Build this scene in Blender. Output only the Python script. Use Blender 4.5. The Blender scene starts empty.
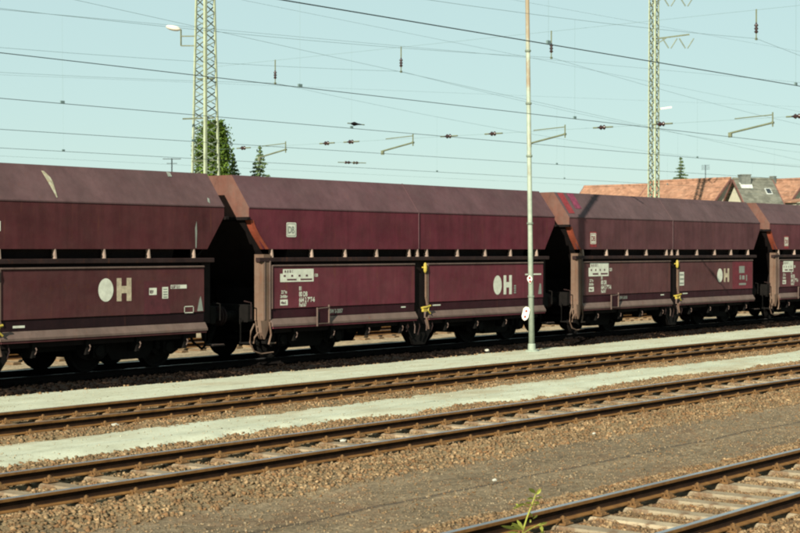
import bpy, math, random
import numpy as np
from mathutils import Vector, Matrix, Euler
random.seed(7); rng = np.random.default_rng(11)
sc = bpy.context.scene
C = sc.collection

# ------------------------------------------------------------------ camera
TH = math.radians(38.7); CT, ST = math.cos(TH), math.sin(TH)
F = 1240 / math.tan(TH)             # focal length in pixels of an 800 px wide frame
H = 1.99 / CT                       # eye height above the rail heads
HY = 250.0                          # horizon row
cam_d = bpy.data.cameras.new('camera'); cam = bpy.data.objects.new('camera', cam_d); C.objects.link(cam)
cam_d.sensor_width = 36; cam_d.lens = F * 36 / 800; cam_d.clip_start = 0.1; cam_d.clip_end = 9000
pit = math.atan(16.5 / F)
cam.location = (0, 0, H)
cam.rotation_euler = Vector((CT * math.cos(pit), ST * math.cos(pit), -math.sin(pit))).to_track_quat('-Z', 'Y').to_euler()
cam_d.dof.use_dof = True; cam_d.dof.focus_distance = 32; cam_d.dof.aperture_fstop = 5.6
sc.camera = cam

# ------------------------------------------------------------------ sky, sun, exposure
ELEV = math.radians(29)
sun_xy = Vector((-0.959, -0.283)).normalized()
to_sun = Vector((sun_xy.x * math.cos(ELEV), sun_xy.y * math.cos(ELEV), math.sin(ELEV)))
w = bpy.data.worlds.new('World'); sc.world = w; w.use_nodes = True
nt = w.node_tree; nt.nodes.clear()
sky = nt.nodes.new('ShaderNodeTexSky'); sky.sky_type = 'NISHITA'; sky.sun_disc = False
sky.sun_elevation = ELEV; sky.sun_rotation = math.atan2(sun_xy.x, sun_xy.y)
sky.altitude = 0; sky.air_density = 1.0; sky.dust_density = 0.3; sky.ozone_density = 3.0
tint = nt.nodes.new('ShaderNodeMix'); tint.data_type = 'RGBA'; tint.blend_type = 'MULTIPLY'; tint.inputs[0].default_value = 1
tint.inputs[7].default_value = (1.0, 0.93, 0.70, 1)
veil = nt.nodes.new('ShaderNodeMix'); veil.data_type = 'RGBA'; veil.inputs[0].default_value = 0.80     # thin even summer haze over the whole sky
veil.inputs[7].default_value = (4.50, 6.15, 6.10, 1)
bg = nt.nodes.new('ShaderNodeBackground'); bg.inputs[1].default_value = 0.052
wo = nt.nodes.new('ShaderNodeOutputWorld')
nt.links.new(sky.outputs[0], tint.inputs[6]); nt.links.new(tint.outputs[2], veil.inputs[6]); nt.links.new(veil.outputs[2], bg.inputs[0]); nt.links.new(bg.outputs[0], wo.inputs[0])
sl = bpy.data.lights.new('sun', 'SUN'); sl.energy = 5.0; sl.angle = math.radians(0.53); sl.color = (1, 0.93, 0.76)
so = bpy.data.objects.new('sun', sl); C.objects.link(so); so.rotation_euler = to_sun.to_track_quat('Z', 'Y').to_euler()
sc.view_settings.view_transform = 'Standard'; sc.view_settings.look = 'None'
sc.view_settings.exposure = 1.30; sc.view_settings.gamma = 1.0; sc.view_settings.use_curve_mapping = False
sc.cycles.filter_width = 2.1
sc.cycles.max_bounces = 6
sc.cycles.use_denoising = True

# ------------------------------------------------------------------ measuring helpers (pixel of the photo -> place)
def along(px, D):
    u = (px - 400) / F
    return D * (CT + u * ST) / (ST - u * CT)
def at(px, py, D):
    s = along(px, D); z = s * CT + D * ST
    return Vector((s, D, H + (HY - py) * z / F))
def far(px, py, z):
    X = (px - 400) / F * z
    return Vector((z * CT + X * ST, z * ST - X * CT, H + (HY - py) / F * z))

# ------------------------------------------------------------------ mesh helpers
class MB:
    def __init__(s): s.v = []; s.f = []; s.m = []; s.mi = 0
    def add(s, vs, fs):
        b = len(s.v); s.v += [tuple(p) for p in vs]
        for f in fs: s.f.append(tuple(b + i for i in f)); s.m.append(s.mi)
        return s
    def box(s, x0, x1, y0, y1, z0, z1):
        vs = [(x, y, z) for z in (z0, z1) for y in (y0, y1) for x in (x0, x1)]
        return s.add(vs, [(0, 2, 3, 1), (4, 5, 7, 6), (0, 1, 5, 4), (2, 6, 7, 3), (0, 4, 6, 2), (1, 3, 7, 5)])
    def bbox(s, x0, x1, y0, y1, z0, z1, b=0.015):     # box with bevelled long edges
        if b * 2 >= min(abs(y1 - y0), abs(z1 - z0)): b = 0.3 * min(abs(y1 - y0), abs(z1 - z0))
        pr = [(y0 + b, z0), (y1 - b, z0), (y1, z0 + b), (y1, z1 - b), (y1 - b, z1), (y0 + b, z1), (y0, z1 - b), (y0, z0 + b)]
        return s.prism_x(pr, x0, x1)
    def prism_x(s, prof, x0, x1):
        n = len(prof)
        vs = [(x0, p[0], p[1]) for p in prof] + [(x1, p[0], p[1]) for p in prof]
        fs = [(i, (i + 1) % n, n + (i + 1) % n, n + i)[::-1] for i in range(n)] + [tuple(range(n)), tuple(range(2 * n - 1, n - 1, -1))]
        return s.add(vs, fs)
    def prism_y(s, prof, y0, y1):                     # prof in (x, z)
        n = len(prof)
        vs = [(p[0], y0, p[1]) for p in prof] + [(p[0], y1, p[1]) for p in prof]
        fs = [(i, (i + 1) % n, n + (i + 1) % n, n + i) for i in range(n)] + [tuple(range(n - 1, -1, -1)), tuple(range(n, 2 * n))]
        return s.add(vs, fs)
    def prism_z(s, prof, z0, z1):                     # prof in (x, y)
        n = len(prof)
        vs = [(p[0], p[1], z0) for p in prof] + [(p[0], p[1], z1) for p in prof]
        fs = [(i, (i + 1) % n, n + (i + 1) % n, n + i) for i in range(n)] + [tuple(range(n - 1, -1, -1)), tuple(range(n, 2 * n))]
        return s.add(vs, fs)
    def tube(s, pts, r, n=8, r2=None):
        pts = [Vector(p) for p in pts]; rings = []
        for i, p in enumerate(pts):
            d = (pts[min(i + 1, len(pts) - 1)] - pts[max(i - 1, 0)]).normalized()
            a = Vector((0, 0, 1)) if abs(d.z) < 0.9 else Vector((1, 0, 0))
            e1 = d.cross(a).normalized(); e2 = d.cross(e1)
            rr = r if r2 is None else r + (r2 - r) * i / (len(pts) - 1)
            rings.append([p + (e1 * math.cos(2 * math.pi * k / n) + e2 * math.sin(2 * math.pi * k / n)) * rr for k in range(n)])
        vs = [q for R in rings for q in R]
        fs = [(i * n + k, i * n + (k + 1) % n, (i + 1) * n + (k + 1) % n, (i + 1) * n + k) for i in range(len(pts) - 1) for k in range(n)]
        fs += [tuple(range(n - 1, -1, -1)), tuple((len(pts) - 1) * n + k for k in range(n))]
        return s.add(vs, fs)
    def bar(s, a, b, t, t2=None):
        a, b = Vector(a), Vector(b); t2 = t2 or t
        d = (b - a).normalized(); u = Vector((0, 0, 1)) if abs(d.z) < 0.95 else Vector((1, 0, 0))
        e1 = d.cross(u).normalized() * t / 2; e2 = d.cross(e1).normalized() * t2 / 2
        vs = [p + x + y for p in (a, b) for x, y in ((e1, e2), (-e1, e2), (-e1, -e2), (e1, -e2))]
        return s.add(vs, [(0, 1, 2, 3), (7, 6, 5, 4), (0, 4, 5, 1), (1, 5, 6, 2), (2, 6, 7, 3), (3, 7, 4, 0)])
    def lathe(s, prof, o, axis='z', n=20):            # prof: (r, h)
        vs = []
        for r, h in prof:
            for k in range(n):
                a = 2 * math.pi * k / n; c_, s_ = r * math.cos(a), r * math.sin(a)
                p = {'z': (c_, s_, h), 'y': (c_, h, s_), 'x': (h, c_, s_)}[axis]
                vs.append((p[0] + o[0], p[1] + o[1], p[2] + o[2]))
        m = len(prof)
        fs = [(i * n + k, i * n + (k + 1) % n, (i + 1) * n + (k + 1) % n, (i + 1) * n + k) for i in range(m - 1) for k in range(n)]
        fs += [tuple(range(n - 1, -1, -1)), tuple((m - 1) * n + k for k in range(n))]
        return s.add(vs, fs)
    def slab(s, quad, th):                            # quad of 4 points, thickness along its own normal
        q = [Vector(p) for p in quad]; n = (q[1] - q[0]).cross(q[-1] - q[0]).normalized() * th
        k = len(q); vs = q + [p - n for p in q]
        fs = [tuple(range(k)), tuple(range(2 * k - 1, k - 1, -1))] + [(i, k + i, k + (i + 1) % k, (i + 1) % k) for i in range(k)]
        return s.add(vs, fs)
    def build(s, name, mats, parent=None, smooth=False, loc=None, fix=True):
        me = bpy.data.meshes.new(name); me.from_pydata(s.v, [], s.f)
        for m in (mats if isinstance(mats, (list, tuple)) else [mats]): me.materials.append(m)
        me.polygons.foreach_set('material_index', s.m)
        if fix and len(s.f) < 20000:
            import bmesh
            b = bmesh.new(); b.from_mesh(me); bmesh.ops.recalc_face_normals(b, faces=b.faces); b.to_mesh(me); b.free()
        if smooth:
            me.polygons.foreach_set('use_smooth', [True] * len(me.polygons))
        me.update()
        o = bpy.data.objects.new(name, me); C.objects.link(o)
        if parent: o.parent = parent
        if loc is not None: o.location = loc
        return o
def tag(o, label=None, cat=None, group=None, kind=None):
    if label: o['label'] = label
    if cat: o['category'] = cat
    if group: o['group'] = group
    if kind: o['kind'] = kind
    return o
def empty(name, loc, label, cat, group=None, rz=0):
    o = bpy.data.objects.new(name, None); C.objects.link(o); o.location = loc; o.rotation_euler = (0, 0, rz)
    return tag(o, label, cat, group)
def copy_of(o, loc, parent=None):
    c_ = o.copy(); C.objects.link(c_); c_.location = loc; c_.parent = parent
    return c_

# ------------------------------------------------------------------ material helpers
def mat_base(name, rough=0.8, metal=0.0, spec=0.3):
    m = bpy.data.materials.new(name); m.use_nodes = True
    n = m.node_tree.nodes; b = n['Principled BSDF']
    b.inputs['Roughness'].default_value = rough; b.inputs['Metallic'].default_value = metal
    b.inputs['Specular IOR Level'].default_value = spec
    return m, m.node_tree, b
def noise(t, scale, detail=5, rough=0.6, sc3=None, obj=True):
    tc = t.nodes.new('ShaderNodeTexCoord'); mp = t.nodes.new('ShaderNodeMapping')
    if sc3: mp.inputs['Scale'].default_value = sc3
    no = t.nodes.new('ShaderNodeTexNoise'); no.inputs['Scale'].default_value = scale
    no.inputs['Detail'].default_value = detail; no.inputs['Roughness'].default_value = rough
    t.links.new(tc.outputs['Object'], mp.inputs[0]); t.links.new(mp.outputs[0], no.inputs['Vector'])
    return no.outputs['Fac']
KA = 0.665      # scales every base colour at once
def kc(c_): return tuple(x * KA for x in c_)
def ramp(t, fac, stops):
    r = t.nodes.new('ShaderNodeValToRGB'); t.links.new(fac, r.inputs[0])
    e = r.color_ramp.elements
    while len(e) < len(stops): e.new(0.5)
    for i, (p, c_) in enumerate(stops):
        e[i].position = p; e[i].color = (c_, c_, c_, 1) if not isinstance(c_, tuple) else (*kc(c_), 1)
    return r.outputs[0]
def mix(t, fac, a, b, mode='MIX'):
    m = t.nodes.new('ShaderNodeMix'); m.data_type = 'RGBA'; m.blend_type = mode
    for sock, v in ((m.inputs[0], fac), (m.inputs[6], a), (m.inputs[7], b)):
        if isinstance(v, (int, float)): sock.default_value = v
        elif isinstance(v, tuple): sock.default_value = (*kc(v), 1)
        else: t.links.new(v, sock)
    return m.outputs[2]
def bump(t, b, h, strength=0.3, dist=0.01):
    n = t.nodes.new('ShaderNodeBump'); n.inputs['Strength'].default_value = strength; n.inputs['Distance'].default_value = dist
    t.links.new(h, n.inputs['Height']); t.links.new(n.outputs[0], b.inputs['Normal'])
def simple(name, col, rough=0.7, metal=0.0, var=0.25, scale=6, spec=0.3):
    m, t, b = mat_base(name, rough, metal, spec)
    k = tuple(x * (1 - var) for x in col); l = tuple(min(1, x * (1 + var)) for x in col)
    t.links.new(ramp(t, noise(t, scale), [(0.3, k), (0.7, l)]), b.inputs['Base Color'])
    return m
def painted(name, col, dust, dustamt=0.35, rust=(0.10, 0.035, 0.015), rough=0.55, rustamt=0.5, streak=0.5):
    """weathered wagon paint: broad fading, vertical streaks, rust freckles, dust"""
    m, t, b = mat_base(name, rough, 0, 0.10)
    d = tuple(x * 0.72 for x in col); l = tuple(x * 1.25 for x in col)
    c0 = ramp(t, noise(t, 0.9, 6, 0.65), [(0.32, d), (0.68, l)])
    st = ramp(t, noise(t, 3.0, 6, 0.6, (2.4, 2.4, 0.22)), [(0.42, 0.0), (0.75, streak)])
    c1 = mix(t, st, c0, tuple(x * 0.45 for x in col))
    du = ramp(t, noise(t, 2.2, 8, 0.7, (0.6, 0.6, 0.9)), [(0.35, 0.0), (0.8, dustamt)])
    c2 = mix(t, du, c1, dust)
    ru = ramp(t, noise(t, 9, 8, 0.75), [(0.56, 0.0), (0.72, rustamt)])
    c3 = mix(t, ru, c2, rust)
    rr_ = ramp(t, noise(t, 5.0, 5, 0.6, (1.6, 1.6, 0.14)), [(0.62, 0.0), (0.74, rustamt * 0.8)])
    c3 = mix(t, rr_, c3, (0.15, 0.055, 0.028))
    t.links.new(c3, b.inputs['Base Color'])
    t.links.new(ramp(t, noise(t, 4), [(0.3, rough - 0.08), (0.7, rough + 0.2)]), b.inputs['Roughness'])
    bump(t, b, noise(t, 1.6, 3, 0.5, (1, 1, 0.7)), 0.5, 0.035)
    return m
def set_rough_noise(): pass

M = {}
DUST = (0.20, 0.15, 0.125)
def wagon_mats(k, side, door, roof):
    return dict(side=painted('wagon_side_paint_' + k, side, DUST, 0.10, streak=0.5, rough=0.7),
                door=painted('wagon_door_paint_' + k, door, DUST, 0.14, streak=0.45, rough=0.7),
                roof=painted('wagon_roof_paint_' + k, roof, (0.13, 0.094, 0.092), 0.30, rustamt=0.25, streak=0.35, rough=0.7))
WM = [wagon_mats('a', (0.078, 0.020, 0.024), (0.074, 0.022, 0.025), (0.100, 0.056, 0.059)),
      wagon_mats('b', (0.112, 0.021, 0.034), (0.122, 0.025, 0.038), (0.096, 0.049, 0.056)),
      wagon_mats('c', (0.108, 0.043, 0.050), (0.103, 0.040, 0.043), (0.098, 0.060, 0.064)),
      wagon_mats('d', (0.118, 0.036, 0.046), (0.118, 0.038, 0.046), (0.100, 0.058, 0.063))]
M['stripe'] = painted('dark_lower_paint', (0.030, 0.006, 0.011), (0.06, 0.03, 0.03), 0.25, rustamt=0.2)
M['stripe_dark'] = painted('near_black_lower_paint', (0.014, 0.005, 0.007), (0.04, 0.02, 0.02), 0.2, rustamt=0.15)
M['sill'] = painted('dusty_sill_paint', (0.125, 0.085, 0.073), (0.18, 0.135, 0.115), 0.55, rustamt=0.4)
M['grime'] = simple('black_brake_grime', (0.006, 0.005, 0.0045), 0.9, 0, 0.4, 5, 0.1)
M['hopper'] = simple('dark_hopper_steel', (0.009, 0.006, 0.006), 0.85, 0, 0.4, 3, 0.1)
M['post'] = painted('dusty_rust_post', (0.135, 0.082, 0.058), (0.20, 0.15, 0.115), 0.65, rust=(0.14, 0.05, 0.03), rustamt=0.6, rough=0.8)
M['endrust'] = painted('rusty_end_paint', (0.130, 0.056, 0.042), (0.165, 0.120, 0.10), 0.6, rust=(0.20, 0.05, 0.03), rustamt=0.6, rough=0.8)
M['orange'] = painted('orange_primer', (0.30, 0.060, 0.030), (0.2, 0.1, 0.07), 0.4, rust=(0.12, 0.03, 0.02), rustamt=0.5, rough=0.8)
M['bracket'] = simple('dusty_bracket', (0.30, 0.22, 0.18), 0.8, 0, 0.3)
M['beam'] = painted('beam_paint', (0.020, 0.010, 0.010), (0.08, 0.055, 0.05), 0.3)
M['yellow'] = simple('yellow_lever_paint', (0.40, 0.31, 0.05), 0.5, 0, 0.2)
M['white'] = simple('white_lettering', (0.62, 0.64, 0.54), 0.7, 0, 0.16, 7)
M['worn_white'] = simple('worn_lettering', (0.45, 0.38, 0.27), 0.7, 0, 0.35, 9)
M['mark_dark'] = simple('dark_lettering', (0.10, 0.03, 0.04), 0.7, 0, 0.2)
M['mark_grey'] = simple('grey_lettering', (0.22, 0.24, 0.21), 0.7, 0, 0.2)
M['red'] = simple('red_marking', (0.22, 0.022, 0.028), 0.8, 0, 0.4, 9)
M['fresh'] = simple('fresh_maroon_patch', (0.13, 0.012, 0.022), 0.6, 0, 0.25)
M['fresh_dark'] = simple('old_maroon_patch', (0.075, 0.013, 0.019), 0.6, 0, 0.3)
M['magenta'] = simple('magenta_spray', (0.17, 0.026, 0.06), 0.8, 0, 0.45, 7)
M['galv'] = simple('pale_green_mast_paint', (0.33, 0.38, 0.26), 0.6, 0, 0.2, 3)
M['galv_dark'] = simple('mast_brace_paint', (0.17, 0.21, 0.16), 0.6, 0, 0.25, 3)
M['wire'] = simple('old_copper_wire', (0.03, 0.045, 0.05), 0.5, 0.3, 0.1)
M['thinwire'] = simple('verdigris_wire', (0.16, 0.24, 0.24), 0.5, 0.2, 0.1)
M['arm'] = simple('green_grey_arm', (0.13, 0.15, 0.09), 0.6, 0, 0.2)
M['ceramic'] = simple('brown_ceramic', (0.032, 0.014, 0.012), 0.25, 0, 0.2, 6, 0.5)
M['lampwhite'] = simple('lamp_shell', (0.75, 0.72, 0.62), 0.4, 0, 0.05)
M['concrete'] = simple('pale_concrete', (0.36, 0.37, 0.30), 0.9, 0, 0.2, 12)

# pole paint: pale green below, flaking to brown above
m, t, b = mat_base('pole_paint', 0.6)
c0 = ramp(t, noise(t, 5), [(0.3, (0.25, 0.30, 0.24)), (0.7, (0.36, 0.42, 0.33))])
up = t.nodes.new('ShaderNodeTexCoord'); sx = t.nodes.new('ShaderNodeSeparateXYZ'); t.links.new(up.outputs['Object'], sx.inputs[0])
mr = t.nodes.new('ShaderNodeMapRange'); mr.inputs[1].default_value = 3.5; mr.inputs[2].default_value = 9; mr.inputs[3].default_value = 0.0; mr.inputs[4].default_value = 0.30
t.links.new(sx.outputs[2], mr.inputs[0])
ad = t.nodes.new('ShaderNodeMath'); ad.operation = 'ADD'; t.links.new(mr.outputs[0], ad.inputs[0]); t.links.new(noise(t, 3, 8, 0.7, (1, 1, 0.5)), ad.inputs[1])
fl = ramp(t, ad.outputs[0], [(0.62, 0.0), (0.78, 1.0)])
t.links.new(mix(t, fl, c0, (0.25, 0.20, 0.13)), b.inputs['Base Color']); M['pole'] = m

# rails
m, t, b = mat_base('rusty_rail', 0.85, 0, 0.2)
t.links.new(ramp(t, noise(t, 7, 7), [(0.3, (0.11, 0.048, 0.012)), (0.7, (0.22, 0.108, 0.030))]), b.inputs['Base Color'])
bump(t, b, noise(t, 60), 0.3, 0.003); M['rail'] = m
m, t, b = mat_base('polished_rail_top', 0.34, 0.85, 0.5)
t.links.new(ramp(t, noise(t, 3, 5, 0.6, (0.3, 6, 1)), [(0.3, (0.36, 0.35, 0.35)), (0.7, (0.62, 0.63, 0.66))]), b.inputs['Base Color'])
M['railtop'] = m
m, t, b = mat_base('rusty_rail_top', 0.5, 0.5, 0.4)
t.links.new(ramp(t, noise(t, 3, 5, 0.6, (0.3, 6, 1)), [(0.3, (0.08, 0.045, 0.03)), (0.7, (0.17, 0.12, 0.09))]), b.inputs['Base Color'])
M['railtop_dull'] = m
m, t, b = mat_base('rust_web_baked_shade', 0.9, 0, 0.1)  # rusty web, its colour darkened for the shade under the rail head
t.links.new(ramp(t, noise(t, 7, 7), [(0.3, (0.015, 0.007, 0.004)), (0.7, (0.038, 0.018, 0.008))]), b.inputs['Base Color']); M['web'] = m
m, t, b = mat_base('rusty_fastening', 0.9, 0, 0.2)
t.links.new(ramp(t, noise(t, 12, 6), [(0.3, (0.085, 0.042, 0.015)), (0.7, (0.20, 0.108, 0.040))]), b.inputs['Base Color']); M['fasten'] = m
def sleeper_mat(name, lo, hi, grain, dirt=(0.15, 0.09, 0.05)):
    m, t, b = mat_base(name, 0.9, 0, 0.15)
    c0 = ramp(t, noise(t, 3, 8, 0.7, grain), [(0.3, lo), (0.7, hi)])
    oi = t.nodes.new('ShaderNodeObjectInfo')
    c0 = mix(t, 1.0, c0, ramp(t, oi.outputs['Random'], [(0.0, 0.72), (1.0, 1.12)]), 'MULTIPLY')
    di = ramp(t, noise(t, 6, 8, 0.75), [(0.50, 0.0), (0.62, 0.9)])
    t.links.new(mix(t, di, c0, dirt), b.inputs['Base Color'])
    bump(t, b, noise(t, 30), 0.5, 0.006); return m
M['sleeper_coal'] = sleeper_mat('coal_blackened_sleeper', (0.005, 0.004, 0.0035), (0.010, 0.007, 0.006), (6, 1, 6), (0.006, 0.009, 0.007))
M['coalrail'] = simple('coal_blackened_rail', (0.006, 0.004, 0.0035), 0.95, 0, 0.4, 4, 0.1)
M['sleeper_mid'] = sleeper_mat('half_weathered_sleeper', (0.19, 0.135, 0.08), (0.35, 0.28, 0.19), (6, 1, 6))
M['sleeper_pale'] = sleeper_mat('pale_weathered_sleeper', (0.26, 0.20, 0.13), (0.42, 0.35, 0.24), (6, 1, 6))
M['sleeper_brown'] = sleeper_mat('brown_timber_sleeper', (0.14, 0.09, 0.045), (0.27, 0.19, 0.11), (6, 1, 6))

# ------------------------------------------------------------------ ground
TR = dict(t4=7.65, t3=13.85, t2=19.3, t1=26.1, t0=32.0, tz=37.7)
def axis(lo, hi, step, ext):
    a = list(np.arange(lo, hi, step)); d = step; x = lo; L = []
    while x > -ext: d *= 1.6; x -= d; L.append(x)
    x = a[-1]; d = step; R = []
    while x < ext: d *= 1.6; x += d; R.append(x)
    return np.array(L[::-1] + a + R)
def vnoise(x, y, s, seed=0):
    """smooth value noise, numpy"""
    x = x / s; y = y / s; xi = np.floor(x).astype(np.int64); yi = np.floor(y).astype(np.int64); fx = x - xi; fy = y - yi
    fx = fx * fx * (3 - 2 * fx); fy = fy * fy * (3 - 2 * fy)
    def h(a, b_):
        n = (a * 374761393 + b_ * 668265263 + seed * 974711) & 0x7fffffff
        n = ((n ^ (n >> 13)) * 1274126177) & 0x7fffffff
        return (n & 0xffff) / 65535.0
    return (h(xi, yi) * (1 - fx) + h(xi + 1, yi) * fx) * (1 - fy) + (h(xi, yi + 1) * (1 - fx) + h(xi + 1, yi + 1) * fx) * fy
def gz(x, y):
    z = -0.225 + 0.030 * (vnoise(x, y, 0.9, 1) - 0.5) + 0.018 * (vnoise(x, y, 0.25, 2) - 0.5)
    for k, c_ in TR.items():      # ballast lies a little higher along each track
        a = np.abs(y - c_)
        if k in ('t4', 't3', 't2', 't1'): z = z + 0.072 * np.clip((a - 0.84) / 0.14, 0, 1) * np.clip((1.75 - a) / 0.35, 0, 1)
        z = z + 0.014 * (a < 0.66)
    z = np.where((y > 9.2) & (y < 11.9), z + 0.012, z)
    return z
def grid(name, xs, ys, zf, mat, kind='structure'):
    X, Y = np.meshgrid(xs, ys, indexing='ij'); Z = zf(X, Y)
    n, k = X.shape; v = np.stack([X, Y, Z], -1).reshape(-1, 3)
    i = np.arange(n - 1)[:, None] * k + np.arange(k - 1)[None, :]
    q = np.stack([i, i + k, i + k + 1, i + 1], -1).reshape(-1, 4)
    return raw(name, v, q, mat, kind, True)
def raw(name, v, q, mat, kind=None, smooth=False, parent=None):
    me = bpy.data.meshes.new(name); me.vertices.add(len(v)); me.vertices.foreach_set('co', v.astype(np.float32).ravel())
    nq, kk = q.shape
    me.loops.add(nq * kk); me.loops.foreach_set('vertex_index', q.astype(np.int32).ravel())
    me.polygons.add(nq); me.polygons.foreach_set('loop_start', np.arange(0, nq * kk, kk, dtype=np.int32))
    me.polygons.foreach_set('loop_total', np.full(nq, kk, dtype=np.int32))
    if smooth: me.polygons.foreach_set('use_smooth', [True] * nq)
    me.update(); me.validate(); me.materials.append(mat)
    o = bpy.data.objects.new(name, me); C.objects.link(o)
    if parent: o.parent = parent
    if kind: o['kind'] = kind
    return o

def ground_material():
    m, t, b = mat_base('yard_ground', 0.95, 0, 0.1)
    tc = t.nodes.new('ShaderNodeTexCoord'); sp = t.nodes.new('ShaderNodeSeparateXYZ'); t.links.new(tc.outputs['Object'], sp.inputs[0])
    wv = noise(t, 0.9, 5, 0.6); wob = t.nodes.new('ShaderNodeMath'); wob.operation = 'MULTIPLY_ADD'
    wob.inputs[1].default_value = 1.6; t.links.new(wv, wob.inputs[0])
    off = t.nodes.new('ShaderNodeMath'); off.operation = 'SUBTRACT'; off.inputs[1].default_value = 0.8; t.links.new(sp.outputs[1], off.inputs[0])
    t.links.new(off.outputs[0], wob.inputs[2])
    mr = t.nodes.new('ShaderNodeMapRange'); mr.inputs[2].default_value = 50; t.links.new(wob.outputs[0], mr.inputs[0])
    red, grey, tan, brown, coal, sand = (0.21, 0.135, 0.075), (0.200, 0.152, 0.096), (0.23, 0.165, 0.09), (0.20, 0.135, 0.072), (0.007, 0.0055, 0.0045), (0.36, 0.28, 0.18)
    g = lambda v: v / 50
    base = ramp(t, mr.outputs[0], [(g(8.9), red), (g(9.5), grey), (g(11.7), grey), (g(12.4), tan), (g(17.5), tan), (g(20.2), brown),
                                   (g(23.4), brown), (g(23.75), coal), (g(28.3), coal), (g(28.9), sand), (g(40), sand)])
    v = t.nodes.new('ShaderNodeTexVoronoi'); v.inputs['Scale'].default_value = 22; t.links.new(tc.outputs['Object'], v.inputs['Vector'])
    sv = t.nodes.new('ShaderNodeSeparateColor'); t.links.new(v.outputs['Color'], sv.inputs[0])
    c1 = mix(t, 1.0, base, ramp(t, sv.outputs[0], [(0.0, 0.65), (0.8, 1.15), (1.0, 1.5)]), 'MULTIPLY')
    c2 = mix(t, 1.0, c1, ramp(t, noise(t, 1.3, 8, 0.7), [(0.3, 0.72), (0.7, 1.2)]), 'MULTIPLY')
    ru = ramp(t, noise(t, 0.8, 6, 0.7), [(0.52, 0.0), (0.70, 0.45)])
    c3 = mix(t, ru, c2, (0.21, 0.105, 0.055))
    # an old wheel mark along the grey path
    dl = t.nodes.new('ShaderNodeMath'); dl.operation = 'SUBTRACT'; dl.inputs[1].default_value = 10.58; t.links.new(sp.outputs[1], dl.inputs[0])
    w1_ = t.nodes.new('ShaderNodeMath'); w1_.operation = 'MULTIPLY_ADD'; w1_.inputs[1].default_value = 0.10; t.links.new(noise(t, 0.7, 3), w1_.inputs[0]); t.links.new(dl.outputs[0], w1_.inputs[2])
    w2_ = t.nodes.new('ShaderNodeMath'); w2_.operation = 'SUBTRACT'; w2_.inputs[1].default_value = 0.05; t.links.new(w1_.outputs[0], w2_.inputs[0])
    ab = t.nodes.new('ShaderNodeMath'); ab.operation = 'ABSOLUTE'; t.links.new(w2_.outputs[0], ab.inputs[0])
    lm = ramp(t, ab.outputs[0], [(0.02, 0.75), (0.055, 0.0)])
    c3 = mix(t, lm, c3, (0.06, 0.048, 0.038))
    broad = ramp(t, noise(t, 0.55, 6, 0.65, (0.35, 1.6, 1)), [(0.35, 0.78), (0.65, 1.12)])
    c3 = mix(t, 1.0, c3, broad, 'MULTIPLY')
    t.links.new(c3, b.inputs['Base Color'])
    nb = t.nodes.new('ShaderNodeMath'); nb.operation = 'ADD'; t.links.new(v.outputs['Distance'], nb.inputs[0]); t.links.new(noise(t, 40, 6), nb.inputs[1])
    bump(t, b, nb.outputs[0], 0.7, 0.02)
    return m
M['ground'] = ground_material()
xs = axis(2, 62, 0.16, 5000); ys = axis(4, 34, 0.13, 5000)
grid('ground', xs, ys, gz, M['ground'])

def stone_mat(name, lo, hi, rust, sp_=0.12):
    m, t, b = mat_base(name, 0.95, 0, sp_)
    tc = t.nodes.new('ShaderNodeTexCoord'); v = t.nodes.new('ShaderNodeTexVoronoi'); v.inputs['Scale'].default_value = 13
    t.links.new(tc.outputs['Object'], v.inputs['Vector']); s_ = t.nodes.new('ShaderNodeSeparateColor'); t.links.new(v.outputs['Color'], s_.inputs[0])
    c0 = ramp(t, s_.outputs[0], [(0.0, lo), (0.85, hi), (0.97, tuple(min(0.6, x * 1.35) for x in hi))])
    c1 = mix(t, ramp(t, s_.outputs[1], [(0.5, 0.0), (0.9, 0.8)]), c0, rust)
    c2 = mix(t, 1.0, c1, ramp(t, noise(t, 1.1, 6, 0.7), [(0.3, 0.75), (0.7, 1.2)]), 'MULTIPLY')
    t.links.new(c2, b.inputs['Base Color']); return m
M['stone_tan'] = stone_mat('tan_ballast', (0.12, 0.080, 0.042), (0.265, 0.182, 0.100), (0.19, 0.100, 0.045))
M['stone_grey'] = stone_mat('grey_fines', (0.13, 0.098, 0.060), (0.25, 0.195, 0.125), (0.18, 0.10, 0.05))
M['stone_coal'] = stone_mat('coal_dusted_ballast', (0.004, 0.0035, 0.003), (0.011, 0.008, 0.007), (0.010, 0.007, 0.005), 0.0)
M['stone_pale'] = stone_mat('pale_chippings', (0.22, 0.20, 0.14), (0.40, 0.39, 0.29), (0.33, 0.27, 0.18))
M['bright'] = simple('bright_stone', (0.46, 0.45, 0.38), 0.9, 0, 0.1)

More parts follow.
